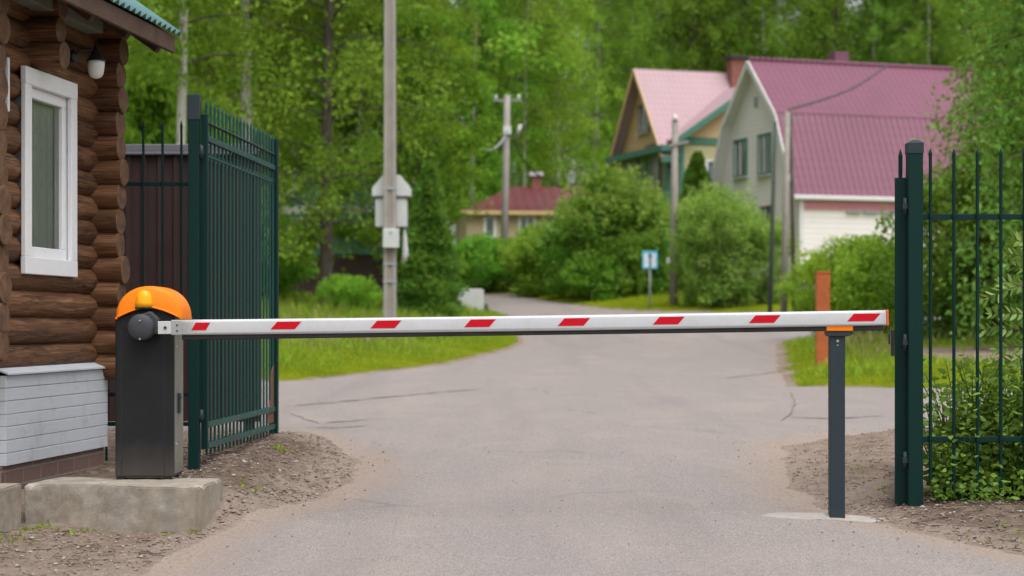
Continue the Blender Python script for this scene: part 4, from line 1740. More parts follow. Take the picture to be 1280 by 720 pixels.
    r = empty('steel_bollard', (xm, d, zg), 'square rusty orange bollard standing on the right grass verge', 'bollard')
    zt = ZP(342, d)
    mb = MB()
    hw = (x1 - x0) / 2 * .93
    Mx = Matrix.Translation((xm, d, 0)) @ Matrix.Rotation(math.radians(-5), 4, 'Z')
    mb.box(-hw, hw, -hw, hw, zg - .1, zt, 0, Mx)
    build('post', mb, M['bollard'], r, bevel=.01)
    mb = MB()
    mb.box(-hw - .008, hw + .008, -hw - .008, hw + .008, zt, zt + .03, 0, Mx)
    build('post_cap', mb, M['rust'], r, bevel=.006)
    # dark plank fence by the bungalow
    d = 84
    mb = MB()
    r = empty('board_fence', P(585, 358, d), 'low dark brown board fence before the beige bungalow', 'fence')
    k = 0
    px = 540
    rnd = random.Random(2)
    while px < 636:
        mb.box(XP(px, d), XP(px + 3.7, d), d, d + .03, ZP(372, d), ZP(329 + rnd.random() * 1.5, d))
        px += 4
    build('board_panel', mb, M['dullbrown'], r)
    mb = MB()
    for py in (338, 354):
        mb.box(XP(540, d), XP(636, d), d + .031, d + .08, ZP(py + 1, d), ZP(py - 1, d))
    build('rail', mb, M['dullbrown'], r)


utility()


# ------------------------------------------------------------------ houses
TH = math.radians(18)
SD = Vector((math.cos(TH), math.sin(TH), 0))       # along the long side (to the right, away)
FD = Vector((-math.sin(TH), math.cos(TH), 0))      # along the gable front (to the left, away)


def frame(origin):
    T = Matrix((SD, FD, Vector((0, 0, 1)))).transposed().to_4x4()
    T.translation = origin
    return T


def win(root, T, s0, s1, t0, t1, z0, z1, face, trim, name='window', mull=1):
    """window on a wall of a house. face 'f' = gable front (s = const, looks to -s); 's' = side (t = const, looks to -t)"""
    mb, pn = MB(), MB()
    fw = .09
    if face == 'f':
        def bx(m, a0, a1, b0, b1, d0, d1):
            m.box(s0 - d1, s0 - d0, a0, a1, b0, b1, 0, T)
        a0, a1 = t0, t1
    else:
        def bx(m, a0, a1, b0, b1, d0, d1):
            m.box(a0, a1, t0 - d1, t0 - d0, b0, b1, 0, T)
        a0, a1 = s0, s1
    bx(mb, a0, a1, z0, z0 + fw, .003, .07)
    bx(mb, a0, a1, z1 - fw, z1, .003, .07)
    bx(mb, a0, a0 + fw, z0 + fw, z1 - fw, .003, .068)
    bx(mb, a1 - fw, a1, z0 + fw, z1 - fw, .003, .068)
    f = build(name, mb, M[trim], root)
    mb = MB()
    for k in range(mull):
        c = a0 + (a1 - a0) * (k + 1) / (mull + 1)
        bx(mb, c - .045, c + .045, z0 + fw, z1 - fw, .004, .05)
    bx(mb, a0 + fw, a0 + fw + .06, z0 + fw, z1 - fw, .004, .05)
    bx(mb, a1 - fw - .06, a1 - fw, z0 + fw, z1 - fw, .004, .05)
    build('sash', mb, M['whitetrim'], f)
    bx(pn, a0 + fw, a1 - fw, z0 + fw, z1 - fw, .002, .02)
    build('pane', pn, M['houseglass'], f)
    bs = MB()
    bx(bs, a0 - .06, a1 + .06, z0 - .05, z0, .003, .14)
    build('sill', bs, M['whitetrim'], f)


def slope(mb, T, a, b, c, d, mat=0, th=.06):
    """roof plane a-b along eave, d-c along ridge, with thickness and uv (x along eave, y up slope)"""
    a, b, c, d = (T @ Vector(p) for p in (a, b, c, d))
    n = (b - a).cross(d - a).normalized()
    if n.z < 0:
        n = -n
    L = (b - a).length
    S = (d - a).length
    lo = [p - n * th for p in (a, b, c, d)]
    uv = [(0, 0), (L, 0), (L, S), (0, S)]
    mb.face([a, b, c, d], mat, uv)
    mb.face([lo[3], lo[2], lo[1], lo[0]], mat, uv)
    for p, q, r, s in ((a, b, lo[1], lo[0]), (b, c, lo[2], lo[1]), (c, d, lo[3], lo[2]), (d, a, lo[0], lo[3])):
        mb.face([p, s, r, q], mat)


def house_plum():
    d = 68
    o = Vector((XP(1000, d), d, 0))
    zb = ground_h(o.x, d) - .3
    T = frame(o)
    r = empty('gambrel_house', (o.x, d, zb), 'pale two storey house with plum tiled gambrel roof', 'house')
    W, L = 7.3, 9.3
    ze, zk, zr = 5.95, 8.95, 11.25
    tk = 1.3
    mb = MB()
    prof = [(0, zb), (W, zb), (W, ze), (W - tk, zk), (W / 2, zr - .08), (tk, zk), (0, ze)]
    a = [T @ Vector((0, t, z)) for t, z in prof]
    mb.prism(a, SD * L)
    build('wall', mb, M['pinkwall'], r)
    mb = MB()
    oh = .40
    ov = .22
    for side in (0, 1):
        f = (lambda t: t) if side == 0 else (lambda t: W - t)
        slope(mb, T, (-oh, f(-ov), ze - .12), (L + .4, f(-ov), ze - .12), (L + .4, f(tk - .03), zk + .08), (-oh, f(tk - .03), zk + .08))
        slope(mb, T, (-oh, f(tk - .05), zk + .085), (L + .4, f(tk - .05), zk + .085), (L + .4, f(W / 2), zr + .1), (-oh, f(W / 2), zr + .1))
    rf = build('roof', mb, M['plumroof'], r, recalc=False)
    mb = MB()
    mb.tube([T @ Vector((-oh, W / 2, zr + .1)), T @ Vector((L + .4, W / 2, zr + .1))], .10, 8)
    build('ridge_cap', mb, M['plumroof'], rf)
    # pale verge boards along the front
    mb = MB()
    pts = [(-ov, ze - .12), (tk - .04, zk + .06), (W / 2, zr + .07), (W - tk + .04, zk + .06), (W + ov, ze - .12)]
    for (t0, z0), (t1, z1) in zip(pts[:-1], pts[1:]):
        a, b, = T @ Vector((-oh - .02, t0, z0 - .12)), T @ Vector((-oh - .02, t1, z1 - .12))
        mb.bar(a, b, .05, .22)
        # soffit under overhang
        ln = math.hypot(t1 - t0, z1 - z0)
        nt, nz = (z1 - z0) / ln * .12, -(t1 - t0) / ln * .12
        q = [T @ Vector((-oh, t0 + nt, z0 + nz)), T @ Vector((0, t0 + nt, z0 + nz)), T @ Vector((0, t1 + nt, z1 + nz)), T @ Vector((-oh, t1 + nt, z1 + nz))]
        mb.face(q, 0)
    build('verge_board', mb, M['whitetrim'], rf, recalc=False)
    mb = MB()
    mb.box(-oh, L + .4, -ov - .12, -ov, ze - .28, ze - .12, 0, T)
    build('gutter', mb, M['whitetrim'], rf, bevel=.03)
    mb = MB()
    mb.box(.02, L, -.06, -.004, ze - .62, ze - .32, 0, T)
    build('trim_band', mb, M['pinktrim'], r)
    mb = MB()
    mb.box(-.05, .12, -.07, .10, zb, ze - .3, 0, T)
    build('corner_board', mb, M['whitetrim'], r)
    mb = MB()
    for s in (1.9, 2.6, 3.3, 4.0):
        mb.box(s, s + .62, -.14, -.065, ze - .72, ze - .64, 0, T)
    build('awning_rail', mb, M['wiregrey'], r)
    win(r, T, 0, 0, 2.4, 3.5, ZP(214, 69), ZP(161, 69), 'f', 'greentrim')
    win(r, T, 0, 0, 4.5, 5.7, ZP(217, 71), ZP(168, 71), 'f', 'greentrim')
    win(r, T, 0, 0, 2.4, 3.3, ZP(285, 69), ZP(254, 69), 'f', 'browntrim')
    mb = MB()
    mb.box(-.03, -.004, W / 2 - .1, W / 2 + .2, 9.5, 9.9, 0, T)
    build('vent', mb, M['wiregrey'], r)
    mb = MB()
    mb.box(3.6, 4.2, W / 2 + .4, W / 2 + 1.0, zr - 1, zr + .65, 0, T)
    build('chimney', mb, M['plumroof'], rf)
    mb = MB()
    for q in range(1):
        mb.prism([T @ Vector((1.0, W / 2 + 1.2, zr - .6)), T @ Vector((1.0, W / 2 + 3.0, zr - 1.4)), T @ Vector((1.0, W / 2 + 1.9, zr + .45))], SD * 2.4)
    build('dormer', mb, M['greysheet'], rf)


house_plum()


def house_green():
    d = 85
    o = Vector((XP(836, d), d, 0))
    zb = ground_h(o.x, d) - .3
    T = frame(o)
    r = empty('gabled_house', (o.x, d, zb), 'sage green house with tan gable and pale pink tiled roof', 'house')
    W, L = 6.2, 11.0
    ze, zr = ZP(182, 85), ZP(88, 88.5)
    mb = MB()
    mb.box(0, L, 0, W, zb, ze, 0, T)
    build('wall', mb, M['greenwall'], r)
    mb = MB()
    mb.prism([T @ Vector((.02, .0, ze + .003)), T @ Vector((.02, W, ze + .003)), T @ Vector((.02, W / 2, zr - .15))], SD * (L - .1))
    build('gable_wall', mb, M['tanwall'], r)
    mb = MB()
    oh, ov = .5, .45
    k = (zr - ze) / (W / 2)
    for f in ((lambda t: t), (lambda t: W - t)):
        slope(mb, T, (-oh, f(-ov), ze - ov * k), (L, f(-ov), ze - ov * k), (L, f(W / 2), zr), (-oh, f(W / 2), zr))
    rf = build('roof', mb, M['paleroof'], r, recalc=False)
    mb = MB()                                    # verge boards of the gable
    for f in ((lambda t: t), (lambda t: W - t)):
        a, b = T @ Vector((-oh - .02, f(-ov), ze - ov * k - .1)), T @ Vector((-oh - .02, f(W / 2), zr - .1))
        mb.bar(a, b, .05, .2)
        mb.face([T @ Vector((-oh, f(-ov), ze - ov * k - .08)), T @ Vector((0, f(-ov), ze - ov * k - .08)), T @ Vector((0, f(W / 2), zr - .08)), T @ Vector((-oh, f(W / 2), zr - .08))])
    build('verge_board', mb, M['tanwall'], rf, recalc=False)
    mb = MB()                                    # green pent eave across the front and side
    mb.box(-oh - .1, .0, -ov - .1, W + ov, ze - .30, ze - .02, 0, T)
    mb.box(-oh - .1, 2.6, -ov - .16, -ov - .02, ze - ov * k - .25, ze - ov * k + .02, 0, T)
    build('eave_trim', mb, M['greentrim'], r)
    win(r, T, -.0, 0, 2.3, 3.7, ZP(166, 88), ZP(131, 88), 'f', 'browntrim')
    win(r, T, -.0, 0, .9, 1.9, ZP(236, 86), ZP(190, 86), 'f', 'browntrim')
    win(r, T, -.0, 0, 3.7, 4.9, ZP(234, 89), ZP(196, 89), 'f', 'browntrim')
    mb = MB()
    mb.box(-.1, .1, -.1, .1, zb, ze - .3, 0, T)
    mb.box(-.05, -.002, 2.55, 2.75, ze - 2.6, ze - .35, 0, T)
    build('corner_board', mb, M['greentrim'], r)
    # cross wing with its gable towards the road
    tw = -.7
    s0, s1 = .25, 7.6
    sm = (s0 + s1) / 2
    zw = ZP(104, 86)
    zew = ZP(170, 85)
    mb = MB()
    mb.box(s0 + .1, s1 - .1, tw, .2, zb, zew - .25, 0, T)
    build('wing_wall', mb, M['yellowwall'], r)
    mb = MB()
    mb.prism([T @ Vector((s0 + .1, tw, zew - .1)), T @ Vector((s1 - .1, tw, zew - .1)), T @ Vector((sm, tw, zw - .15))], FD * 3)
    build('wing_gable', mb, M['tanwall'], r)
    mb = MB()
    for f in ((lambda s: s), (lambda s: s0 + s1 - s)):
        kk = (zw - zew) / (sm - s0)
        slope(mb, T, (f(s0 - .3), tw - .55, zew - .3 * kk), (f(s0 - .3), tw + 3.6, zew - .3 * kk), (f(sm), tw + 3.6, zw), (f(sm), tw - .55, zw))
    build('wing_roof', mb, M['paleroof'], r, recalc=False)
    mb = MB()
    for f in ((lambda s: s), (lambda s: s0 + s1 - s)):
        a, b = T @ Vector((f(s0 - .35), tw - .57, zew - .3 * kk - .12)), T @ Vector((f(sm), tw - .57, zw - .12))
        mb.bar(a, b, .06, .26)
    mb.box(s0, s1, tw - .06, tw - .003, zew - .42, zew - .12, 0, T)
    mb.box(s0, s0 + .2, tw - .05, tw - .002, zb, zew - .42, 0, T)
    build('wing_trim', mb, M['greentrim'], r)
    win(r, T, 1.5, 3.1, tw, tw, ZP(242, 85), ZP(200, 85), 's', 'whitetrim')
    win(r, T, 4.3, 5.9, tw, tw, ZP(242, 85), ZP(200, 85), 's', 'greentrim')
    mb = MB()
    mb.box(4.25, 4.9, 2.3, 2.9, zr - 1.2, ZP(74, 89), 0, T)
    ch = build('chimney', mb, M['brickred'], rf)
    mb = MB()
    mb.box(4.1, 5.05, 2.15, 3.05, ZP(74, 89), ZP(71, 89), 0, T)
    build('chimney_cap', mb, M['wire'], ch)


house_green()


def house_maroon():
    d = 92
    x0 = XP(583, d)
    T = Matrix.Translation((x0, d, 0)) @ Matrix.Rotation(math.radians(6), 4, 'Z')
    zb = ground_h(x0, d) - .3
    r = empty('bungalow', (x0, d, zb), 'beige bungalow with maroon hip roof half hidden by bushes', 'house')
    ze, zr = ZP(262, d), ZP(233, d + 3)
    L, W = 9.0, 6.0
    mb = MB()
    mb.box(0, L, 0, W, zb, ze, 0, T)
    build('wall', mb, M['beigewall'], r)
    ov = .35
    a, b, c, e = (-ov, -ov, ze - .1), (L + ov, -ov, ze - .1), (L + ov, W + ov, ze - .1), (-ov, W + ov, ze - .1)
    r0, r1 = (2.6, W / 2, zr), (L - 2.6, W / 2, zr)
    mb = MB()
    def q(pts):
        pts = [T @ Vector(p) for p in pts]
        L_ = (pts[1] - pts[0]).length
        mb.face(pts, 0, [(0, 0), (L_, 0), (L_ * .7, 3), (L_ * .3, 3)][:len(pts)])
    q([a, b, r1, r0]); q([c, e, r0, r1]); q([e, a, r0]); q([b, c, r1]); q([a, e, c, b])
    rf = build('roof', mb, M['maroonroof'], r)
    mb = MB()
    mb.box(-ov, L + ov, -ov - .03, -ov, ze - .26, ze - .06, 0, T)
    build('eave_board', mb, M['tanwall'], rf)
    mb = MB()
    mb.box(3.6, 4.1, 2.7, 3.2, zr - .6, zr + .55, 0, T)
    ch = build('chimney', mb, M['brickred'], rf)
    mb = MB()
    mb.box(3.5, 4.2, 2.6, 3.3, zr + .55, zr + .75, 0, T)
    build('chimney_cap', mb, M['metalwhite'], ch)
    win(r, T, .85, 1.5, 0, 0, ZP(297, d), ZP(270, d), 's', 'whitetrim', mull=0)
    win(r, T, 2.6, 3.5, 0, 0, ZP(297, d), ZP(268, d), 's', 'whitetrim')
    win(r, T, 5.2, 6.3, 0, 0, ZP(297, d), ZP(268, d), 's', 'whitetrim')


house_maroon()


def house_teal():
    d = 66
    x0 = XP(338, d)
    T = Matrix.Translation((x0, d, 0)) @ Matrix.Rotation(math.radians(-4), 4, 'Z')
    zb = ground_h(x0, d) - .3
    r = empty('cottage', (x0, d, zb), 'teal board cottage glimpsed between the birch trunks', 'house')
    ze, zr = ZP(262, d), ZP(190, d + 2)
    L, W = 5.6, 4.6
    mb = MB()
    mb.box(0, L, 0, W, ZP(318, d), ze, 0, T)
    build('wall', mb, M['tealwall'], r)
    mb = MB()
    mb.box(.04, L - .04, .04, W - .04, zb, ZP(318, d), 0, T)
    build('base_wall', mb, M['dullbrown'], r)
    mb = MB()
    mb.prism([T @ Vector((0, .02, ze + .003)), T @ Vector((L, .02, ze + .003)), T @ Vector((L / 2, .02, zr - .15))], (0, W, 0))
    build('gable_wall', mb, M['tealwall'], r)
    mb = MB()
    for f in ((lambda s: s), (lambda s: L - s)):
        slope(mb, T, (f(-.4), -.4, ze - .3), (f(-.4), W + .4, ze - .3), (f(L / 2), W + .4, zr), (f(L / 2), -.4, zr))
    build('roof', mb, M['metalwhite'], r, recalc=False)
    mb = MB()
    mb.box(-.1, L + .1, -.08, -.002, ze - .15, ze + .12, 0, T)
    build('trim_band', mb, M['whitetrim'], r)
    win(r, T, .9, 1.9, 0, 0, ZP(308, d), ZP(272, d), 's', 'whitetrim')
    win(r, T, 3.5, 4.5, 0, 0, ZP(308, d), ZP(272, d), 's', 'whitetrim')


house_teal()


# ------------------------------------------------------------------ vegetation
def leaves(name, C, S, D, tint, mat, aspect=.62, parent=None, org=(0, 0, 0), rng=None, fold=.12, shape='kite'):
    """one mesh of leaf shaped faces; C centres, S sizes, D axis directions"""
    rng = rng or np.random.default_rng(0)
    C = np.asarray(C, float) - np.asarray(org, float)
    n = len(C)
    S = np.broadcast_to(np.asarray(S, float), (n,)).reshape(n, 1)
    D = np.asarray(D, float)
    D = D / np.maximum(np.linalg.norm(D, axis=1, keepdims=True), 1e-6)
    R = rng.normal(size=(n, 3))
    side = np.cross(D, R)
    side /= np.maximum(np.linalg.norm(side, axis=1, keepdims=True), 1e-6)
    nor = np.cross(side, D)
    a = C
    b = C + D * S * .45 + side * S * aspect / 2 + nor * S * fold
    c = C + D * S
    e = C + D * S * .45 - side * S * aspect / 2 + nor * S * fold
    if shape == 'kite':
        V = np.stack([a, b, c, e], 1).reshape(-1, 3)
        k = 4
        loops = np.arange(n * 4)
        starts = np.arange(0, n * 4, 4)
        tot = 4
    else:       # folded leaf: two quads sharing the mid rib
        m = C + D * S * .5 - nor * S * .02
        b1 = C + D * S * .28 + side * S * aspect * .46 + nor * S * fold
        b2 = C + D * S * .66 + side * S * aspect * .36 + nor * S * fold * .8
        e1 = C + D * S * .28 - side * S * aspect * .46 + nor * S * fold
        e2 = C + D * S * .66 - side * S * aspect * .36 + nor * S * fold * .8
        V = np.stack([a, b1, b2, c, e2, e1, m], 1).reshape(-1, 3)
        k = 7
        base = (np.arange(n) * 7)[:, None]
        loops = np.concatenate([base + np.array([[0, 1, 2, 6]]), base + np.array([[6, 2, 3, 4]]), base + np.array([[0, 6, 4, 5]])], 1).reshape(-1)
        starts = np.arange(0, n * 12, 4)
    me = bpy.data.meshes.new(name)
    me.vertices.add(len(V))
    me.vertices.foreach_set('co', V.astype(np.float32).ravel())
    me.loops.add(len(loops))
    me.loops.foreach_set('vertex_index', loops.astype(np.int32))
    me.polygons.add(len(starts))
    me.polygons.foreach_set('loop_start', starts.astype(np.int32))
    me.update(calc_edges=True)
    at = me.attributes.new('tint', 'FLOAT', 'POINT')
    at.data.foreach_set('value', np.repeat(np.clip(np.broadcast_to(tint, (n,)), 0, 1), k).astype(np.float32))
    me.materials.append(mat)
    o = bpy.data.objects.new(name, me)
    COL.objects.link(o)
    if parent is not None:
        o.parent = parent
    else:
        o.location = org
    return o


PROTO_Z = Vector((0, 0, 0))


def birch_geo(seed, h, r, n_br, droop, leaf, first=.16, strand=(.5, 1.6), twigs=11, per=11, tw=.10):
    """trunk + limbs in an MB, leaf arrays; all about the origin"""
    rng = np.random.default_rng(seed)
    rnd = random.Random(seed)
    mb = MB()
    pts, rad = [], []
    ph = rnd.random() * 6
    for k in range(15):
        u = k / 14
        pts.append(Vector((.20 * math.sin(u * 2.3 + ph) * u * h / 10, .2 * math.cos(u * 1.9 + ph) * u * h / 10, h * u * .97)))
        rad.append(tw * h / 10 * (1 - u) ** .85 + .012)
    pts[0].z -= .4
    mb.tube(pts, rad, 10, 0, True)

    def at(u):
        f = u * 14
        i = min(13, int(f))
        return pts[i].lerp(pts[i + 1], f - i)
    C, D, S, TT = [], [], [], []
    for b in range(n_br):
        u = first + (1 - first) * ((b + rnd.random()) / n_br) ** .9 * .98
        p0 = at(min(u, .985))
        prof = math.sin(PI * min(1, (u - first) / (1 - first) * .86 + .16)) ** .7
        L = r * prof * rnd.uniform(.65, 1.12)
        az = b * 2.399 + rnd.uniform(-.5, .5)
        out = Vector((math.cos(az), math.sin(az), 0))
        up = rnd.uniform(.3, .75)
        bp = []
        for k in range(7):
            q = k / 6
            bp.append(p0 + out * L * q + Vector((0, 0, L * (up * q - droop * q * q))))
        mb.tube(bp, [max(.006, .016 * h / 10 * (1 - q / 6) + .004) for q in range(7)], 5, 1, False)
        tb = rnd.uniform(.2, .8)
        for t in range(twigs):
            q = .22 + .78 * (t + rnd.random()) / twigs
            i = min(5, int(q * 6))
            p = bp[i].lerp(bp[i + 1], q * 6 - i)
            sl = rnd.uniform(*strand) * (.5 + .5 * prof)
            sway = Vector((rnd.gauss(0, .35), rnd.gauss(0, .35), 0)) + out * .25
            dirv = (Vector((0, 0, -1)) * droop * 1.6 + sway + Vector((0, 0, .35 * (1 - droop)))).normalized()
            m = per
            f = rng.random((m, 1)) ** .8
            base = np.array(p)[None] + np.array(dirv)[None] * sl * f + rng.normal(size=(m, 3)) * .13
            C.append(base)
            dd = np.array(dirv)[None] * .7 + rng.normal(size=(m, 3)) * .7
            D.append(dd)
            S.append(leaf * rng.uniform(.65, 1.3, m))
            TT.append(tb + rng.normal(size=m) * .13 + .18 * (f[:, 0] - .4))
    return mb, np.concatenate(C), np.concatenate(D), np.concatenate(S), np.concatenate(TT)


def bushy_geo(seed, h, r, trunk_h, n_cl, per, leaf, cl=(.45, .9), flat=.6, tw=.12, stems=1, shell=.55):
    rng = np.random.default_rng(seed)
    rnd = random.Random(seed)
    mb = MB()
    zc, hz = (h + trunk_h) / 2, (h - trunk_h) / 2
    if stems == 1:
        mb.tube([(0, 0, -.4), (.05, .03, trunk_h * .6), (.0, .05, zc), (.1, 0, h * .85)], [tw * 1.2, tw, tw * .6, tw * .2], 9)
    C, D, S, TT = [], [], [], []
    lob = [(rnd.uniform(0, 2 * PI), rnd.uniform(-.7, .9), rnd.uniform(.75, 1.2)) for _ in range(7)]
    for k in range(n_cl):
        z = rnd.uniform(-1, 1)
        a = rnd.uniform(0, 2 * PI)
        rr = rnd.uniform(0, 1) ** (1 - shell) if shell < 1 else 1
        rr = max(rr, .25)
        bulge = 1
        for (la, lz, lf) in lob:
            w_ = math.exp(-((math.cos(a - la) - 1) ** 2 * 4 + (z - lz) ** 2 * 5))
            bulge += (lf - 1) * w_ * 1.6
        q = math.sqrt(max(0, 1 - z * z))
        if z < 0:
            q = max(q, .72)
        c = Vector((r * q * rr * math.cos(a) * bulge, r * q * rr * math.sin(a) * bulge, zc + hz * z * (.55 + .45 * rr) * (bulge * .5 + .5)))
        if k % 3 == 0 or stems > 1:
            s0 = Vector((0, 0, max(.0, trunk_h * .8))) if stems == 1 else Vector((rnd.uniform(-.15, .15) * r, rnd.uniform(-.15, .15) * r, -.1))
            if stems == 1:
                s0.z += (c.z - s0.z) * .35
            md = s0.lerp(c, .5) + Vector((0, 0, .12 * r))
            if stems == 1 or k % 2 == 0:
                mb.tube([s0, md, c], [tw * .30, tw * .2, tw * .06], 5, 0, False)
        cr = rnd.uniform(*cl)
        tb = rnd.uniform(.12, .82)
        g = rng.normal(size=(per, 3))
        g *= (rng.random((per, 1)) ** .45 / np.maximum(np.linalg.norm(g, axis=1, keepdims=True), 1e-6))
        g[:, 2] *= flat
        p = np.array(c)[None] + g * cr
        outv = np.array([math.cos(a) * q, math.sin(a) * q, z * .5])
        C.append(p)
        D.append(outv[None] * .6 + g * .6 + rng.normal(size=(per, 3)) * .55 + np.array([[0, 0, -.25]]))
        S.append(leaf * rng.uniform(.65, 1.3, per))
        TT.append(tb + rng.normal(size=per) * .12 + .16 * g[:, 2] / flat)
    if stems > 1:
        for k in range(130):
            a = rnd.uniform(0, 2 * PI)
            q = rnd.uniform(.25, .95)
            p0 = np.array([r * q * math.cos(a), r * q * math.sin(a), h * (.35 + .6 * math.sqrt(max(0, 1 - q * q)) * rnd.uniform(.6, 1.0))])
            dv = np.array([math.cos(a) * q * .7 + rnd.gauss(0, .2), math.sin(a) * q * .7 + rnd.gauss(0, .2), rnd.uniform(.5, 1.1)])
            dv /= np.linalg.norm(dv)
            sl = rnd.uniform(.25, .72) * h / 3
            m = 26
            f = rng.random((m, 1))
            C.append(p0[None] + dv[None] * sl * f + rng.normal(size=(m, 3)) * leaf * .35)
            D.append(dv[None] * .5 + rng.normal(size=(m, 3)) * .7)
            S.append(leaf * rng.uniform(.5, 1.1, m))
            TT.append(.62 + .25 * f[:, 0] + rng.normal(size=m) * .1)
    C = np.concatenate(C)
    keep = C[:, 2] > .03
    return mb, C[keep], np.concatenate(D)[keep], np.concatenate(S)[keep], np.concatenate(TT)[keep]


def conifer_geo(seed, h, r, layers, per, leaf):
    rng = np.random.default_rng(seed)
    mb = MB()
    mb.tube([(0, 0, -.3), (0, 0, h * .95)], [.07, .015], 8)
    n = layers * per
    z = rng.random(n) ** 1.15
    rad = r * (1 - z) ** .75 * (.35 + .65 * rng.random(n) ** .45) * (1 + .25 * np.sin(z * 40) * rng.random(n))
    a = rng.random(n) * 2 * PI
    rad *= 1 + .22 * np.sin(a * 3 + z * 9)
    C = np.stack([rad * np.cos(a), rad * np.sin(a), .05 + z * h * .97], 1)
    D = np.stack([np.cos(a) * .8, np.sin(a) * .8, .7 + 0 * a], 1) + rng.normal(size=(n, 3)) * .45
    T = .35 + .35 * rng.random(n) + .2 * np.sin(a * 5 + z * 21)
    return mb, C, D, leaf * rng.uniform(.6, 1.3, n), T


TREES = {}


def plant_proto(key, geo, bark, leafm, name, trunk_name='trunk', crown_name='crown', aspect=.62, shape='kite'):
    mb, C, D, S, T = geo
    TREES[key] = dict(geo=geo, bark=bark, leaf=leafm, name=name, tn=trunk_name, cn=crown_name, aspect=aspect, first=None, shape=shape)


def plant(key, x, y, label, cat='tree', group=None, scale=1.0, rot=None, zs=None, leafm=None):
    t = TREES[key]
    z = ground_h(x, y)
    r = empty(t['name'], (x, y, z), label, cat, group)
    r.rotation_euler[2] = rot if rot is not None else random.uniform(0, 6.28)
    r.scale = (scale, scale, zs or scale)
    if t['first'] is None:
        mb, C, D, S, T = t['geo']
        ORG[r.name] = Vector((0, 0, 0))
        tr = build(t['tn'], mb, [M[t['bark']], M['bark']], r, recalc=False)
        tr.location = (0, 0, 0)
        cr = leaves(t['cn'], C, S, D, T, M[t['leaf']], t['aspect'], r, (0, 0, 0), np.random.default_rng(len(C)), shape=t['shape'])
        t['first'] = (tr, cr)
    else:
        for o in t['first']:
            c = o.copy()
            COL.objects.link(c)
            c.parent = r
            c.location = (0, 0, 0)
    return r


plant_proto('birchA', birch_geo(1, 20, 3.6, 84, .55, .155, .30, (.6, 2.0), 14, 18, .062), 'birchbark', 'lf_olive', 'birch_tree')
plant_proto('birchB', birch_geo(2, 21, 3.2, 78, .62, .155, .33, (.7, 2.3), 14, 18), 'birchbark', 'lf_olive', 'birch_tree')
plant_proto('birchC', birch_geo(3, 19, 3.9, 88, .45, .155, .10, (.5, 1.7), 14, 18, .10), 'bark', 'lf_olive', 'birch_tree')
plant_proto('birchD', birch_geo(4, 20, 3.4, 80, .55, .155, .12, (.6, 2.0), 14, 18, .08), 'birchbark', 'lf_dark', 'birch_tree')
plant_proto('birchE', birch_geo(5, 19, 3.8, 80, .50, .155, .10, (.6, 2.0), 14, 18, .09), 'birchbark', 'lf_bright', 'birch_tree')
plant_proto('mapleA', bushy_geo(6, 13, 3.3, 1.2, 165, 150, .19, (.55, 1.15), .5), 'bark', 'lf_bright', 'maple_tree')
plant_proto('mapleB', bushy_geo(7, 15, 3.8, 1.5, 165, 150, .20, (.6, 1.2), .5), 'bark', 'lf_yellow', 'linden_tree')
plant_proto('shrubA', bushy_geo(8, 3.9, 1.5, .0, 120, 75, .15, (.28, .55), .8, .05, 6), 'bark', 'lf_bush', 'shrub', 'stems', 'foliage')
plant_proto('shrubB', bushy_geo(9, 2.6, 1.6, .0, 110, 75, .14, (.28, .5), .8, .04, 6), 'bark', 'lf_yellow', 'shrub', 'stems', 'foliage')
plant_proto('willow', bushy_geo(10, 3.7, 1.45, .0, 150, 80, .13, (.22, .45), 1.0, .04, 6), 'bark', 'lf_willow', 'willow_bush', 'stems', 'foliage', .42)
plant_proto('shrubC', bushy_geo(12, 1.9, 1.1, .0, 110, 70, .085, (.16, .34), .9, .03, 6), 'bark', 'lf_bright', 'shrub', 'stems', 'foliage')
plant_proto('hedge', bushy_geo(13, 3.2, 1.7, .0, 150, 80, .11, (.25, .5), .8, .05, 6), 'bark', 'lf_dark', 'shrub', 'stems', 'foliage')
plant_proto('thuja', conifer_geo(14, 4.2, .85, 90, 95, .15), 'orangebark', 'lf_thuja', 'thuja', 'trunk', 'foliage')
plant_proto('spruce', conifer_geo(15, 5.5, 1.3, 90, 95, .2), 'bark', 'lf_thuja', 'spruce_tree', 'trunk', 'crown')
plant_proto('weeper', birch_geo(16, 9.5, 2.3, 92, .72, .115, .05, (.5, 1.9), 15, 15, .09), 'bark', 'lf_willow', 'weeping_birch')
plant_proto('weeper2', birch_geo(17, 8.5, 2.2, 90, .65, .115, .05, (.4, 1.5), 15, 15, .09), 'bark', 'lf_dark', 'weeping_birch')


def T_(key, px, d, label, cat='tree', group=None, scale=1.0, rot=None, zs=None):
    return plant(key, XP(px, d), d, label, cat, group, scale, rot, zs)


WOOD = 'trees of the wood along the left'
T_('birchA', 222, 38.5, 'white stemmed birch rising above the brown sheet fence', group=WOOD, scale=.9, rot=.4)
T_('birchB', 312, 52, 'white stemmed birch standing behind the open left gate leaf', group=WOOD, scale=.95, rot=1.1)
T_('birchC', 408, 52, 'dark trunked birch in front of the teal cottage', group=WOOD, scale=1.0, rot=2.0)
T_('birchB', 372, 74, 'drooping birch close behind the teal cottage gable', group=WOOD, scale=1.0, rot=3.2)
T_('birchE', 182, 58, 'leafy birch just right of the hut roof edge', group=WOOD, scale=.9, rot=2.6)
T_('birchA', 265, 63, 'tall birch between the two white stemmed birches', group=WOOD, scale=1.05, rot=5)
T_('birchD', 448, 66, 'dark crowned birch left of the thick concrete pole', group=WOOD, scale=1.05, rot=0)
T_('birchC', 120, 50, 'birch half hidden by the hut roof', group=WOOD, scale=1.0, rot=4)
T_('birchB', 492, 74, 'tall birch directly behind the thick concrete pole', group=WOOD, scale=1.1, rot=1.7)
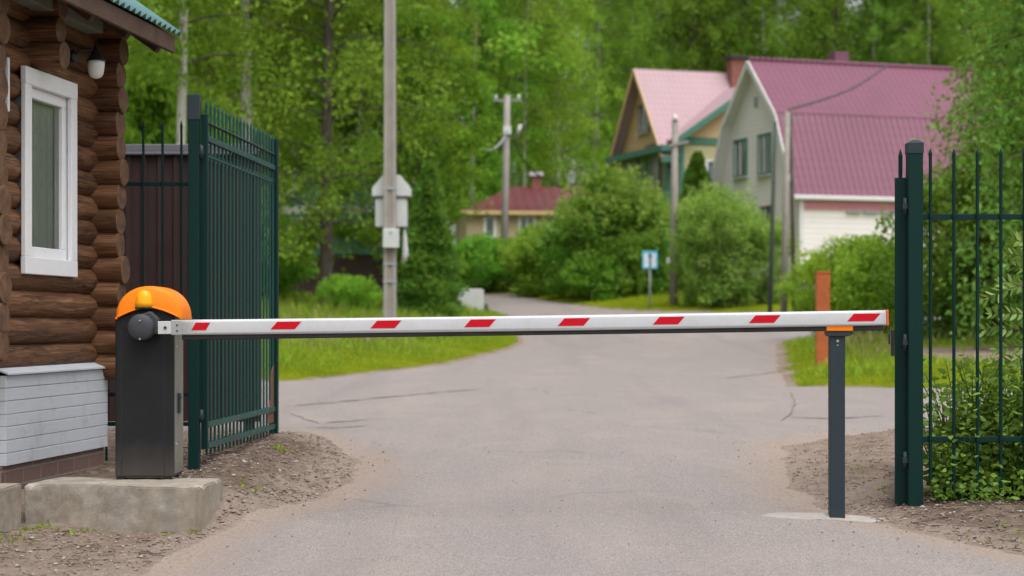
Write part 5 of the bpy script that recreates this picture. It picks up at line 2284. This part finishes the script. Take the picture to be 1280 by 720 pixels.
T_('mapleA', 488, 66, 'bright green maple straight behind the thick concrete pole', group=WOOD, scale=.92, rot=.9)
T_('mapleA', 470, 72, 'bright maple half hidden behind the maple at the concrete pole', group=WOOD, scale=1.15, rot=3.0)
T_('birchE', 590, 104, 'bright tall birch in front of the linden by the bungalow pole', group=WOOD, scale=1.0, rot=4.2)
BACK = 'tall trees of the wood behind the bungalow'
T_('mapleB', 575, 108, 'tall yellow-green linden rising left of the bungalow pole', group=BACK, scale=1.45, rot=2.2)
T_('birchA', 655, 106, 'tall birch behind the chimney of the maroon roof', group=BACK, scale=1.1, rot=1.4)
T_('birchD', 640, 120, 'dark birch deep in the gap above the maroon roof', group=BACK, scale=1.15, rot=3)
T_('birchE', 700, 112, 'pale stemmed birch above the right end of the maroon roof', group=BACK, scale=1.05, rot=5.4)
T_('birchB', 745, 118, 'broad birch left of the pale pink gable', group=BACK, scale=1.15, rot=.2)
T_('birchA', 788, 126, 'birch whose crown stands behind the pale pink gable peak', group=BACK, scale=1.05, rot=1.9)
T_('birchE', 722, 135, 'second row birch between the bungalow and the pink gable', group=BACK, scale=1.2, rot=4.4)
FW = 'dark wood on the rise behind the houses'
rndF = random.Random(21)
k = 0
for row, (dd, px0, px1, step) in enumerate(((132, 815, 1260, 40), (150, 800, 1290, 40), (172, 60, 1300, 60))):
    px = px0
    while px <= px1:
        key = ('birchD', 'birchC', 'birchD', 'birchB', 'birchA')[k % 5]
        dq = dd + rndF.uniform(-5, 5)
        near = px > 780
        T_(key, px + rndF.uniform(-10, 10), dq,
           'dark green birch in the dense wood on the rise behind the houses' if near else 'birch in the deep back of the wood behind the left trees',
           group=FW if near else 'back of the wood on the left', scale=(1.28 if row < 2 else 1.5) * rndF.uniform(.86, 1.1))
        px += step * rndF.uniform(.8, 1.2)
        k += 1
for i, (px, dd) in enumerate(((140, 82), (200, 78), (245, 86), (300, 80), (350, 88), (405, 84), (455, 92), (520, 100))):
    T_(('birchD', 'birchC', 'birchA', 'birchD')[i % 4], px, dd, 'birch in the second row of the wood behind the left birches', group='second row of the wood on the left',
       scale=1.05 + .03 * (i % 3), rot=i * 1.3)
T_('mapleB', 935, 118, 'small yellow-green linden peeping above the pink roof chimney', scale=.62, rot=1)
# shrubs
BU = 'bushes along the far verge'
T_('shrubB', 642, 80.3, 'low yellow-green shrub at the foot of the bungalow pole', 'shrub', BU, .82, 1)
T_('shrubB', 678, 76.5, 'yellow-green shrub under the maroon roof', 'shrub', BU, 1.05, 2)
T_('shrubA', 722, 72.5, 'tall shrub at the right end of the maroon roof', 'shrub', BU, .95, 3)
T_('shrubA', 768, 70, 'tallest dark shrub below the green house windows', 'shrub', BU, 1.22, 4.2)
T_('shrubA', 815, 72, 'dark shrub behind the small white sign', 'shrub', BU, .95, 5)
T_('shrubB', 745, 69.5, 'low shrub at the roadside before the tallest shrub', 'shrub', BU, .7, 5)
T_('shrubB', 600, 80, 'pale shrub beside the dark board fence', 'shrub', BU, .9, .6)
T_('spruce', 872, 74, 'young spruce before the cream wing of the green house', 'tree', None, 1.0, 1)
T_('willow', 900, 62.5, 'round willow bush right of the weathered grey pole', 'bush', None, 1.06, .3)
T_('willow', 950, 63, 'shorter willow bush at the foot of the pale slender pole', 'bush', None, .80, 2.3)
T_('shrubC', 1068, 42, 'bright green shrub just right of the orange bollard', 'shrub', None, 1.12, 1)
T_('shrubC', 1108, 40, 'bright shrub behind the edge-on gate leaf', 'shrub', None, 1.05, 3)
T_('shrubC', 1020, 56, 'small shrub under the pale side wall of the plum roofed house', 'shrub', None, .9, 5)
T_('thuja', 537, 49, 'dark green thuja right of the thick concrete pole', 'tree', None, 1.0, .5)
T_('thuja', 512, 51, 'slimmer thuja with orange stem close behind the concrete pole', 'tree', None, .85, 2.5)
T_('shrubC', 447, 49, 'leafy weed clump between the dark birch trunk and the concrete pole', 'shrub', None, .55, 2)
T_('shrubC', 425, 50, 'leafy weed clump at the foot of the dark birch', 'shrub', None, .55, 4)
T_('shrubB', 178, 42, 'yellow-green shrub above the brown sheet fence', 'shrub', None, 1.25, 4, 2.1)
T_('shrubB', 330, 56, 'shrub behind the far end of the open gate leaf', 'shrub', None, 1.0, 1)
# right side
T_('weeper', 1338, 29, 'drooping leafy birch hanging over the right fence', 'tree', None, .92, .8)
T_('weeper', 1300, 38, 'darker drooping birch behind the one over the fence', 'tree', None, .90, 2.0)
T_('weeper2', 1296, 33.6, 'smaller drooping birch filling in beside the one over the fence', scale=.84, rot=5.1)
T_('weeper2', 1385, 33, 'drooping birch cut by the right picture edge', 'tree', None, 1.05, 3.5)
T_('hedge', 1222, 34, 'dark bush seen between the first fence pickets', 'shrub', None, .95, 1)
T_('hedge', 1268, 33.5, 'dark bush below the drooping birches', 'shrub', None, 1.0, 2)
T_('hedge', 1330, 33, 'dark bush at the right picture edge beyond the path', 'shrub', None, 1.05, 3.7)

# --- near weeds behind the right fence (sharp)
def near_bush():
    rng = np.random.default_rng(5)
    rnd = random.Random(5)
    d0 = 10.42
    x0 = XP(1225, d0)
    zg = ground_h(x0, d0)
    r = empty('weed_bush', (x0, d0, zg), 'leafy green weed bush pushing through the foot of the right fence', 'bush')
    mb = MB()
    C, D, S, TT = [], [], [], []
    for k in range(250):
        px = rnd.uniform(1166, 1330)
        dd = rnd.uniform(10.14, 10.75)
        x = XP(px, dd)
        z0 = ground_h(x, dd)
        edge = ss(1165, 1205, px)
        hgt = (.36 + .44 * rnd.random()) * (.65 + .35 * edge) * (1.0 if dd > 10.3 else .75)
        lean = Vector((rnd.gauss(0, .12), rnd.gauss(-.03, .12), 0))
        pts = [Vector((x, dd, z0)) + lean * (q / 5) ** 1.5 * 1.2 * hgt / .6 + Vector((0, 0, hgt * q / 5)) for q in range(6)]
        mb.tube(pts, [.004 * (1 - q / 7) + .0012 for q in range(6)], 4, 0, False)
        tb = rnd.uniform(.2, .8)
        m = int(hgt * 52)
        for q in range(m):
            u = .08 + .92 * (q + rnd.random()) / m
            i = min(4, int(u * 5))
            p = pts[i].lerp(pts[i + 1], u * 5 - i)
            az = rnd.uniform(0, 2 * PI)
            out = Vector((math.cos(az), math.sin(az), rnd.uniform(-.2, .75)))
            pl = rnd.uniform(.008, .035)
            C.append(p + out * pl)
            D.append(out + Vector((0, 0, -.25)))
            S.append(rnd.uniform(.032, .068) * (1.2 - .25 * u))
            TT.append(tb + rnd.gauss(0, .12) + .25 * (u - .5))
    # low dark broad leaves at the front foot
    for k in range(330):
        px = rnd.uniform(1168, 1330)
        dd = rnd.uniform(9.72 + max(0, (1240 - px) * .004), 10.2)
        x = XP(px, dd)
        if x < xr(dd) + .32:
            continue
        p = Vector((x, dd, ground_h(x, dd) + abs(rnd.gauss(0, .09)) + .015))
        az = rnd.uniform(0, 2 * PI)
        C.append(p)
        D.append(Vector((math.cos(az), math.sin(az), rnd.uniform(-.1, .6))))
        S.append(rnd.uniform(.024, .052))
        TT.append(rnd.uniform(.15, .75))
    build('stems', mb, M['lf_near'], r, recalc=False)
    leaves('foliage', [tuple(c) for c in C], S, [tuple(v) for v in D], TT, M['lf_near'], .58, r, ORG[r.name], rng, .10, 'leaf')


near_bush()


def sapling():
    """ash-like shoots reaching in from the right"""
    rng = np.random.default_rng(8)
    rnd = random.Random(8)
    d0 = 10.62
    x0 = XP(1305, d0)
    zg = ground_h(x0, d0)
    r = empty('rowan_sapling', (x0, d0, zg), 'fresh green sapling twigs reaching in at the right picture edge', 'sapling')
    mb = MB()
    stem = [Vector((x0, d0, zg - .05)), Vector((x0 + .02, d0, zg + .5)), Vector((x0 - .02, d0, zg + 1.0)), Vector((x0 - .03, d0, zg + 1.75))]
    mb.tube(stem, [.014, .012, .009, .004], 6)
    C, D, S, TT = [], [], [], []
    for (px, py, sx, sy) in ((1236, 372, 1300, 352), (1240, 392, 1302, 398), (1232, 412, 1300, 418), (1246, 436, 1302, 436), (1262, 318, 1300, 332),
                             (1252, 352, 1304, 372), (1268, 300, 1302, 318), (1258, 330, 1306, 350), (1250, 455, 1306, 452)):
        dd = d0 + rnd.uniform(-.12, .12)
        tip = P(px, py, dd)
        root_ = P(sx, sy, d0)
        mid = root_.lerp(tip, .5) + Vector((0, 0, .03))
        pts = []
        for q in range(9):
            t = q / 8
            pts.append(root_ * (1 - t) ** 2 + mid * 2 * t * (1 - t) + tip * t * t)
        mb.tube(pts, [.0035 - .0025 * q / 8 for q in range(9)], 4, 0, False)
        ax = (tip - root_).normalized()
        sd = ax.cross(Vector((.2, -1, .3))).normalized()
        tb = rnd.uniform(.35, .75)
        for q in range(1, 9):
            for s in (-1, 1):
                C.append(pts[q])
                D.append(ax * .75 + sd * s * rnd.uniform(.6, .9) + Vector((0, rnd.gauss(0, .25), -.1)))
                S.append((.075 - .004 * abs(q - 5)) * rnd.uniform(.85, 1.15))
                TT.append(tb + rnd.gauss(0, .1))
        C.append(tip)
        D.append(ax)
        S.append(.05)
        TT.append(tb)
    build('stem', mb, M['bark'], r, recalc=False)
    leaves('foliage', [tuple(c) for c in C], S, [tuple(v) for v in D], TT, M['lf_sap'], .36, r, ORG[r.name], rng, .06, 'leaf')


sapling()


# --- grass (one mass) : blades on the left bank, right island, verges
def grass():
    rng = np.random.default_rng(3)
    C, D, S, TT = [], [], [], []

    def patch(n, xa, xb, ya, yb, h, cond=None, lean=.35, tint=(.2, .8)):
        xs = rng.uniform(xa, xb, n)
        ys = ya + (yb - ya) * rng.random(n) ** 1.15
        for x, y in zip(xs, ys):
            e = _off(x, y)
            if e < .06 or zone(x, y) < .5:
                continue
            if cond and not cond(x, y):
                continue
            kk = mnoise.noise((x * .6, y * .35, 0))
            hh = h * rng.uniform(.5, 1.3) * (.75 + .6 * kk) * min(1, .45 + e * .35)
            C.append((x, y, ground_h(x, y) - .02))
            D.append((rng.normal() * lean, rng.normal() * lean, 1))
            S.append(max(.05, hh))
            TT.append(tint[0] + (tint[1] - tint[0]) * rng.random() + .35 * mnoise.noise((x * .4 + 7, y * .25, 3)))
    patch(42000, -9, .6, 24, 48, .20)
    patch(9000, -9, .6, 48, 63, .42)
    patch(6000, -9, -1.6, 36, 50, .42)
    patch(16000, 3, 9.5, 22.8, 44, .19)
    patch(6000, 9, 16, 20, 44, .22)
    patch(6000, -2, 16, 60, 76, .25)
    o = leaves('grass', C, S, D, TT, M['lf_grass'], .13, None, (0, 0, 0), rng, .05)
    tag(o, 'short green grass on the road banks and verges', 'grass', kind='stuff')
    # taller dry stalks mixed in
    C, D, S, TT = [], [], [], []
    patch(2600, -8, .2, 30, 56, .5, lambda x, y: _off(x, y) > 1.2, .3)
    patch(1500, 4.2, 9, 27, 44, .45, lambda x, y: _off(x, y) > .7, .3)
    o = leaves('dry_grass', C, S, D, TT, M['lf_dry'], .05, None, (0, 0, 0), rng, .02)
    tag(o, 'pale dry stalks standing in the bank grass', 'grass', kind='stuff')
    # small green weeds in the dirt near the plinth and gates
    C, D, S, TT = [], [], [], []
    spots = [(XP(40, 9.5), 9.45, .06, 34), (XP(60, 9.5), 9.42, .05, 20), (XP(105, 9.4), 9.28, .03, 12), (XP(120, 9.4), 9.36, .03, 9), (XP(205, 9.3), 9.27, .02, 10),
             (XP(240, 9.3), 9.30, .02, 8), (XP(310, 10.6), 10.55, .10, 30), (XP(285, 10.5), 10.45, .05, 14), (XP(18, 9.1), 9.05, .06, 22),
             (XP(1090, 11.9), 11.9, .12, 26), (XP(1020, 12.2), 12.2, .12, 20), (XP(1110, 10.8), 10.8, .08, 20), (XP(1270, 9.0), 9.05, .12, 40),
             (XP(348, 12.6), 12.62, .03, 18), (XP(352, 12.75), 12.8, .05, 16)]
    for (x, y, s, n) in spots:
        for _ in range(n):
            xx, yy = x + rng.normal() * s, y + rng.normal() * s * 1.3
            C.append((xx, yy, ground_h(xx, yy) - .004))
            D.append((rng.normal() * .8, rng.normal() * .8, .8))
            S.append(rng.uniform(.014, .036) * (1.4 if s == .03 and y > 12 else 1))
            TT.append(rng.uniform(.2, .9))
    o = leaves('weeds', C, S, D, TT, M['lf_grass'], .4, None, (0, 0, 0), rng, .05)
    tag(o, 'tiny green weeds sprouting in the dirt by the concrete and gates', 'weeds', kind='stuff')


grass()


# --- crumbs, pebbles and twigs on the bare earth
def debris():
    rnd = random.Random(9)
    pb = [MB(), MB()]
    oct_ = [(1, 0, 0), (-1, 0, 0), (0, 1, 0), (0, -1, 0), (0, 0, 1), (0, 0, -1)]
    of = [(0, 2, 4), (2, 1, 4), (1, 3, 4), (3, 0, 4), (2, 0, 5), (1, 2, 5), (3, 1, 5), (0, 3, 5)]

    def peb(x, y, s, z, w):
        a = rnd.random() * 6.28
        vs = []
        sx, sy, sz = s * rnd.uniform(.6, 1.4), s * rnd.uniform(.6, 1.4), s * rnd.uniform(.4, .9)
        for p in oct_:
            q = (p[0] * sx * rnd.uniform(.8, 1.2), p[1] * sy * rnd.uniform(.8, 1.2), p[2] * sz)
            vs.append((x + q[0] * math.cos(a) - q[1] * math.sin(a), y + q[0] * math.sin(a) + q[1] * math.cos(a), z + q[2] + sz * .3))
        pb[w].mesh(vs, of)

    def field(n, xa, xb, ya, yb, smax, pale):
        for _ in range(n):
            x, y = rnd.uniform(xa, xb), rnd.uniform(ya, yb)
            if -2.6 < x < -1.55 and 9.36 < y < 10.2:
                continue
            e = _off(x, y)
            if e <= .02 and rnd.random() > .10:
                continue
            s = smax * rnd.random() ** 3 + .003
            z = ground_h(x, y) if e > .02 else base_h(x, y) + .026
            peb(x, y, s * (1 if e > .02 else .6), z, 1 if rnd.random() < pale else 0)
    field(2600, -2.9, -.9, 7.8, 9.6, .009, .3)
    field(4200, -2.3, -.85, 9.6, 14.6, .013, .16)
    field(2600, 1.5, 3.2, 8.3, 10.6, .011, .22)
    field(2400, 1.6, 3.4, 10.6, 16, .011, .25)
    for _ in range(260):
        y = rnd.uniform(7.6, 16)
        x = rnd.uniform(xl(y), xr(y)) if y < 15.4 else rnd.uniform(-2, 2)
        peb(x, y, rnd.uniform(.002, .006), base_h(x, y) + .028, rnd.randint(0, 1))
    o = build('soil_crumbs', pb[0], M['soil_crumb'], recalc=False)
    tag(o, 'brown soil crumbs scattered over the bare earth', 'soil', kind='stuff')
    o = build('gravel', pb[1], M['pebble'], recalc=False)
    tag(o, 'pale grit and small stones on the dirt edges', 'gravel', kind='stuff')
    mb = MB()
    for (n, xa, xb, ya, yb) in ((260, -2.8, -1.2, 8.2, 9.5), (300, -2.0, -1.05, 9.7, 13.5), (420, 1.75, 3.1, 8.5, 10.0), (200, 1.8, 2.9, 10, 14)):
        for _ in range(n):
            x, y = rnd.uniform(xa, xb), rnd.uniform(ya, yb)
            if _off(x, y) < .03 or (-2.6 < x < -1.5 and 9.3 < y < 10.2):
                continue
            L = rnd.uniform(.008, .032)
            a = rnd.uniform(0, 3.14)
            z = ground_h(x, y)
            pts = []
            for q in range(3):
                u = q - 1
                pts.append((x + u * L * math.cos(a), y + u * L * math.sin(a) + rnd.gauss(0, .004), z + .004 + rnd.uniform(0, .008)))
            mb.tube(pts, rnd.uniform(.001, .0022), 4, 0, False)
    o = build('twig_litter', mb, M['twig'], recalc=False)
    tag(o, 'thin dead twigs and needles littering the dirt', 'litter', kind='stuff')


debris()

# ------------------------------------------------------------------ light, sky, camera
SUN_EL, SUN_AZ = math.radians(66), math.radians(155)     # azimuth from +Y, clockwise
w = bpy.data.worlds.new('World')
SC.world = w
w.use_nodes = True
nt = w.node_tree
bg = nt.nodes['Background']
sky = nt.nodes.new('ShaderNodeTexSky')
sky.sky_type = 'NISHITA'
sky.sun_disc = False
sky.sun_elevation = SUN_EL
sky.sun_rotation = SUN_AZ
sky.air_density = 1.0
sky.dust_density = 4.0
sky.ozone_density = 1.0
hs = nt.nodes.new('ShaderNodeHueSaturation')
hs.inputs['Saturation'].default_value = .18            # overcast: the cloud deck is nearly colourless
nt.links.new(sky.outputs[0], hs.inputs['Color'])
nt.links.new(hs.outputs[0], bg.inputs['Color'])
bg.inputs['Strength'].default_value = .15

sl = bpy.data.lights.new('sun', 'SUN')
sl.energy = 1.2
sl.angle = math.radians(55)
sl.color = (1, .955, .90)
so = bpy.data.objects.new('sun', sl)
COL.objects.link(so)
dirv = Vector((math.sin(SUN_AZ) * math.cos(SUN_EL), math.cos(SUN_AZ) * math.cos(SUN_EL), math.sin(SUN_EL)))
so.rotation_euler = dirv.to_track_quat('Z', 'Y').to_euler()
so.location = (20, -10, 40)

cam = bpy.data.cameras.new('camera')
cam.sensor_width = 36
cam.lens = F / 1280 * 36
cam.shift_y = (YH - 360) / 1280
cam.clip_end = 3000
cam.dof.use_dof = True
cam.dof.focus_distance = 9.85
cam.dof.aperture_fstop = 2.5
cam.dof.aperture_blades = 9
co = bpy.data.objects.new('camera', cam)
COL.objects.link(co)
co.location = (0, 0, H)
co.rotation_euler = (math.radians(90), 0, 0)
SC.camera = co

SC.view_settings.view_transform = 'Standard'
SC.view_settings.look = 'None'
SC.view_settings.exposure = 0.68
SC.view_settings.gamma = 1
SC.cycles.max_bounces = 8
SC.cycles.diffuse_bounces = 5
SC.cycles.glossy_bounces = 3
SC.cycles.transparent_max_bounces = 6
SC.cycles.use_denoising = True
